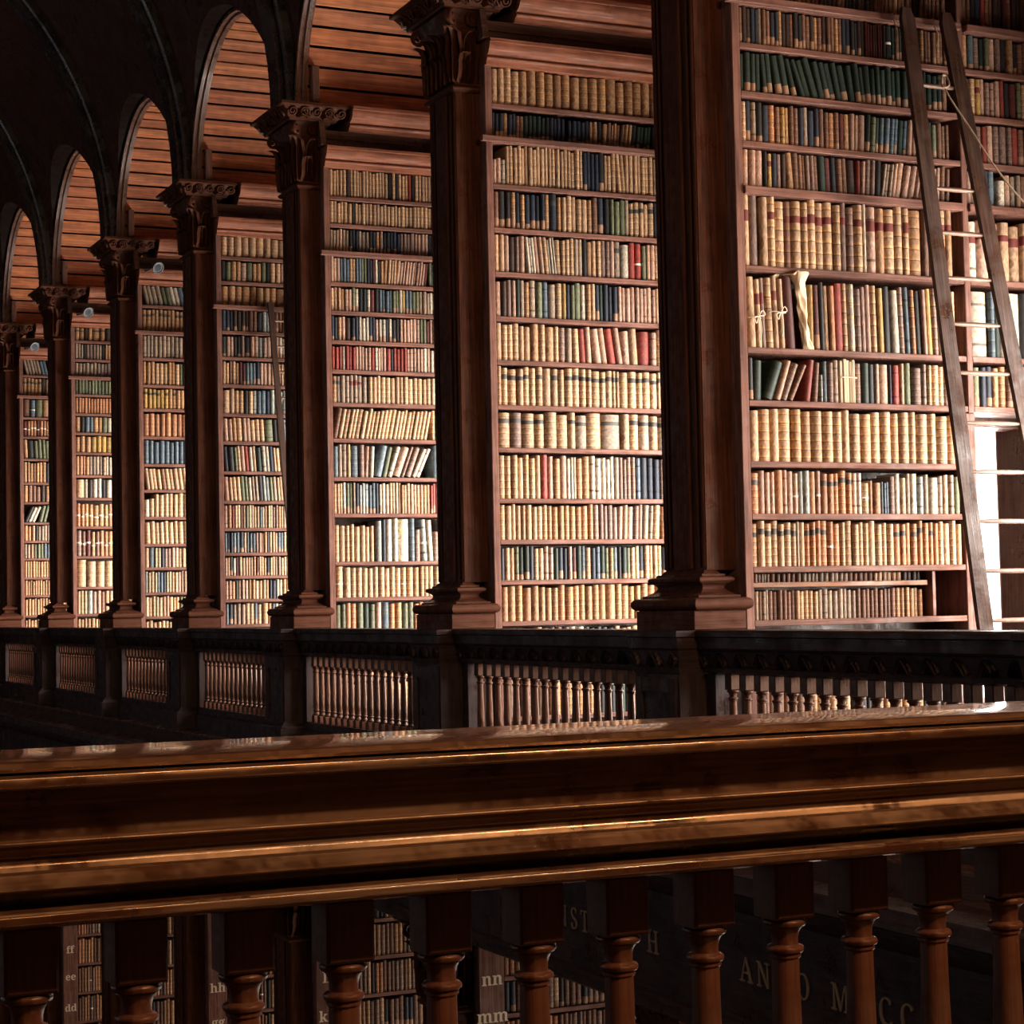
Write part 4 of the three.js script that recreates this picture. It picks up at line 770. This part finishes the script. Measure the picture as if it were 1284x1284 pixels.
// ================================================================ SMALL THINGS
// tall ladder leaning on the first bookcase
{
  const t = thing('ladder', 'tall dark wooden ladder with round rungs leaning on the bookcase', 'ladder', [7.4, FLOOR, -8.9]);
  const zl = h => 9.545 + (h - 3.52) * 0.157, rail = (xa, xb, w) => {
    const p = [], A = (x, h) => [[x - w / 2, h, -zl(h)], [x + w / 2, h, -zl(h)], [x + w / 2, h, -(zl(h) + 0.032)], [x - w / 2, h, -(zl(h) + 0.032)]];
    const a = A(xb, FLOOR + 0.001), b = A(xa, 3.46), c = A(xa - 0.005, 3.53).map(([x, y, z], i) => [xa - 0.005 + (x - xa + 0.005) * 0.55, y, z]);
    const q = (e, f, g, h) => p.push(...e, ...f, ...g, ...e, ...g, ...h);
    for (const [L, U] of [[a, b], [b, c]]) for (let k = 0; k < 4; k++) q(L[k], L[(k + 1) % 4], U[(k + 1) % 4], U[k]);
    q(c[0], c[1], c[2], c[3]); q(a[3], a[2], a[1], a[0]);
    const g = new THREE.BufferGeometry(); g.setAttribute('position', new THREE.Float32BufferAttribute(p, 3)); g.computeVertexNormals(); return grain(g, 'y');
  };
  const xl = h => 7.09 - (3.52 - h) * 0.004, xr = h => 7.385 + (3.52 - h) * 0.071;
  part(t, 'rail', rail(xl(3.52), xl(FLOOR), 0.096), M.ladder); part(t, 'rail', rail(xr(3.52), xr(FLOOR), 0.1), M.ladder);
  for (const h of [3.05, 2.41, 2.14, 1.865, 1.59, 1.3, 1.005, 0.72, 0.435, 0.15, -0.13, -0.41, -0.69, -0.97]) {
    const L = xr(h) - xl(h) - 0.05, g = new THREE.LatheGeometry([[0, -L / 2], [0.009, -L / 2], [0.014, -L / 4], [0.015, 0], [0.014, L / 4], [0.009, L / 2], [0, L / 2]].map(q => new THREE.Vector2(...q)), 10).toNonIndexed();
    g.rotateZ(Math.PI / 2); g.translate((xl(h) + xr(h)) / 2, h, -(zl(h) + 0.016)); part(t, 'rung', grain(g, 'x'), M.rung);
  }
  // short cords with hooks that tie the ladder head to the shelf
  for (const x of [7.02, 7.315]) part(t, 'hook_cord', tube([[x, 3.5, 9.6], [x - 0.012, 3.45, 9.57], [x + 0.004, 3.38, 9.56], [x - 0.004, 3.32, 9.57]], 0.005, 5, 12), M.rope);
  const rp = thing('rope', 'thin rope tied to an upper rung of the tall ladder', 'rope', [7.25, 2.2, -9.4]);
  part(rp, 'cord', tube([[7.24, 3.09, 9.43], [7.245, 3.0, 9.4], [7.36, 2.78, 9.34], [7.5, 2.52, 9.27], [7.66, 2.3, 9.2], [7.86, 2.12, 9.12], [8.1, 1.98, 9.05], [8.32, 1.93, 9.02]], 0.0055, 6, 40), M.rope);
  part(rp, 'knot', tube([[7.235, 3.03, 9.42], [7.215, 3.06, 9.4], [7.235, 3.1, 9.42], [7.27, 3.1, 9.43], [7.265, 3.04, 9.4], [7.225, 3.02, 9.39], [7.22, 3.09, 9.44]], 0.007, 6, 30), M.rope);
}
// small dark ladder three bays on
{
  const t = thing('ladder', 'small dark ladder leaning in a farther bay', 'ladder', [6.8, FLOOR, -19.4]);
  const rail = (x0, x1) => { const g = new THREE.BoxGeometry(0.06, 4.6, 0.035, 1, 1, 1).toNonIndexed(); const a = new THREE.Vector3(x0, 3.3, -20.08), b = new THREE.Vector3(x1, FLOOR, -19.35), d = a.clone().sub(b), L = d.length(); g.scale(1, L / 4.6, 1); const m = new THREE.Matrix4().makeBasis(new THREE.Vector3(1, 0, 0), d.clone().normalize(), new THREE.Vector3().crossVectors(new THREE.Vector3(1, 0, 0), d).normalize()); m.setPosition(a.clone().add(b).multiplyScalar(0.5)); g.applyMatrix4(m); g.computeVertexNormals(); return grain(g, 'y'); };
  part(t, 'rail', rail(6.51, 6.6), M.ladder); part(t, 'rail', rail(6.83, 6.98), M.ladder);
  for (let h = 3.1; h > -1; h -= 0.28) { const s = (3.3 - h) / 4.5, g = new THREE.CylinderGeometry(0.013, 0.013, 0.3 + 0.05 * s, 8).toNonIndexed(); g.rotateZ(Math.PI / 2); g.translate(6.67 + 0.12 * s, h, -(20.08 - 0.73 * s)); part(t, 'rung', grain(g, 'x'), M.rung); }
}
// round flood lamps on brackets by the cornices (switched off)
[4, 5, 6].forEach((k, i) => {
  const z = ZK[k], t = thing('flood_lamp', 'unlit grey round flood lamp under the cornice of the bookcase ' + BAYTXT[k], 'lamp', [6.1, 4.1, -(z - 0.2)], 'unlit flood lamps by the cornices');
  const hs = lathe([[0, -0.1], [0.03, -0.1], [0.05, -0.07], [0.075, 0.0], [0.095, 0.05], [0.1, 0.06], [0.1, 0.075], [0.088, 0.075], [0.085, 0.06], [0, 0.055]], 18), dir = new THREE.Matrix4().makeRotationX(Math.PI / 2 + 0.5).multiply(new THREE.Matrix4().makeRotationZ(-0.3));
  hs.scale(0.75, 0.75, 0.75); hs.applyMatrix4(dir); hs.translate(6.12, 4.2, -(z - 0.22)); part(t, 'housing', hs, M.grey);
  const ln = lathe([[0, 0.062], [0.05, 0.06], [0.083, 0.057]].reverse(), 18); ln.scale(0.75, 0.75, 0.75); ln.applyMatrix4(dir); ln.translate(6.12, 4.2, -(z - 0.22)); part(t, 'lens', ln, M.lens);
  part(t, 'bracket', tube([[6.02, 4.16, z - 0.01], [6.02, 4.16, z - 0.1], [6.06, 4.17, z - 0.16], [6.1, 4.2, z - 0.2]], 0.012, 6, 14), M.grey);
});
// crumpled paper wrapper standing between volumes, two bundles tied with string
{
  const z = ZK[0], y = 1.4695;
  const t = thing('paper_roll', 'crumpled cream paper wrapper between tied volumes, spilling over the shelf edge', 'paper', [ROLLX, y, -(z + 0.05)]);
  const U = 16, V = 26, pos = [], P = (u, v) => {
    const a = u / U * Math.PI * 2, s = v / V, n = Math.sin(a * 3 + s * 9) * 0.006 + Math.sin(a * 5 - s * 17) * 0.004 + Math.sin(s * 31 + a) * 0.003, top = Math.max(0, s - 0.86) * 2.2;
    const r = 0.034 + n - 0.014 * Math.sin(Math.min(1, s * 1.4) * Math.PI) * 0.6 + top * 0.06;
    return [ROLLX + r * 0.95 * Math.cos(a) - 0.055 * (s - 0.5) + top * 0.01, y + 0.445 * s - top * 0.0, -(z + 0.028) + r * 0.8 * Math.sin(a) + top * 0.12 * (Math.sin(a) > -0.2 ? 1 : 0.3)];
  };
  for (let u = 0; u < U; u++) for (let v = 0; v < V; v++) { const A = P(u, v), B = P(u + 1, v), C = P(u + 1, v + 1), D = P(u, v + 1); pos.push(...A, ...B, ...C, ...A, ...C, ...D); }
  const g = new THREE.BufferGeometry(); g.setAttribute('position', new THREE.Float32BufferAttribute(pos, 3)); g.computeVertexNormals(); part(t, 'wrapper', grain(toCreasedNormals(g, 0.5), 'y'), M.paper);
  const fp = []; const F = (i, j) => { const s = i / 8, q = j / 4; return [ROLLX - 0.02 - 0.17 * s + 0.02 * q, y + 0.452 - 0.03 * s + 0.012 * Math.sin(s * 9 + q * 4), -(z + 0.0 + 0.05 * q) + 0.035 * Math.sin(s * 5)]; };
  for (let i = 0; i < 8; i++) for (let j = 0; j < 4; j++) { const A = F(i, j), B = F(i + 1, j), C = F(i + 1, j + 1), D = F(i, j + 1); fp.push(...A, ...B, ...C, ...A, ...C, ...D); }
  const fg = new THREE.BufferGeometry(); fg.setAttribute('position', new THREE.Float32BufferAttribute(fp, 3)); fg.computeVertexNormals(); part(t, 'loose_flap', grain(fg, 'x'), M.paper);
  const tie = (name, label, pts, bow) => { const s = thing(name, label, 'string', [pts[0][0], pts[0][1], -pts[0][2]], null); part(s, 'cord', tube(pts, 0.0038, 5, 40), M.string); part(s, 'bow', tube(bow, 0.0035, 5, 50), M.string); };
  const bow = (x, h, d) => [[x, h, d], [x + 0.022, h + 0.035, d - 0.012], [x + 0.04, h + 0.01, d - 0.008], [x, h, d - 0.006], [x - 0.02, h - 0.04, d - 0.01], [x - 0.03, h - 0.01, d - 0.008], [x, h, d - 0.006], [x + 0.012, h - 0.06, d - 0.01], [x + 0.008, h - 0.14, d - 0.006]];
  tie('string', 'white string with bow round the first red-labelled volume', [[6.012, y + 0.17, z + 0.012], [6.03, y + 0.172, z + 0.001], [6.07, y + 0.178, z + 0.0], [6.1, y + 0.17, z + 0.012]], bow(6.075, y + 0.176, z - 0.002));
  tie('string', 'white string with bow round the third and fourth red-labelled volumes', [[6.16, y + 0.21, z + 0.014], [6.2, y + 0.212, z + 0.0], [6.24, y + 0.205, z + 0.0], [6.27, y + 0.21, z + 0.012]], bow(6.225, y + 0.205, z - 0.002));
  // parcel of pamphlets on the shelf below, wrapped and corded
  const x0 = BUNX, y0 = 1.1635, pb = thing('paper_bundle', 'bundle of cream pamphlets tied with white string', 'bundle', [x0 + 0.05, y0, -(z + 0.1)]);
  for (let i = 0; i < 5; i++) part(pb, 'pamphlet', cbx(x0 + i * 0.0215, x0 + i * 0.0215 + 0.0208, y0, y0 + 0.245 + [0.004, 0.014, 0.008, 0.0, 0.012][i], z + 0.014 + [0.006, 0, 0.004, 0.002, 0.007][i], z + 0.2, 0.003, 'y'), i % 2 ? M.page : M.paper);
  part(pb, 'cord', merge([tube([[x0 - 0.003, y0 + 0.15, z + 0.09], [x0 - 0.003, y0 + 0.15, z + 0.012], [x0 + 0.05, y0 + 0.151, z + 0.009], [x0 + 0.111, y0 + 0.15, z + 0.012], [x0 + 0.111, y0 + 0.15, z + 0.09]], 0.004, 5, 40), tube([[x0 + 0.09, y0 + 0.002, z + 0.01], [x0 + 0.09, y0 + 0.12, z + 0.009], [x0 + 0.09, y0 + 0.25, z + 0.012]], 0.004, 5, 20)]), M.string);
}

// lift the hall so that the ground floor lies at y = 0
for (const o of scene.children) o.position.y += EYE;
renderer.render(scene, camera);
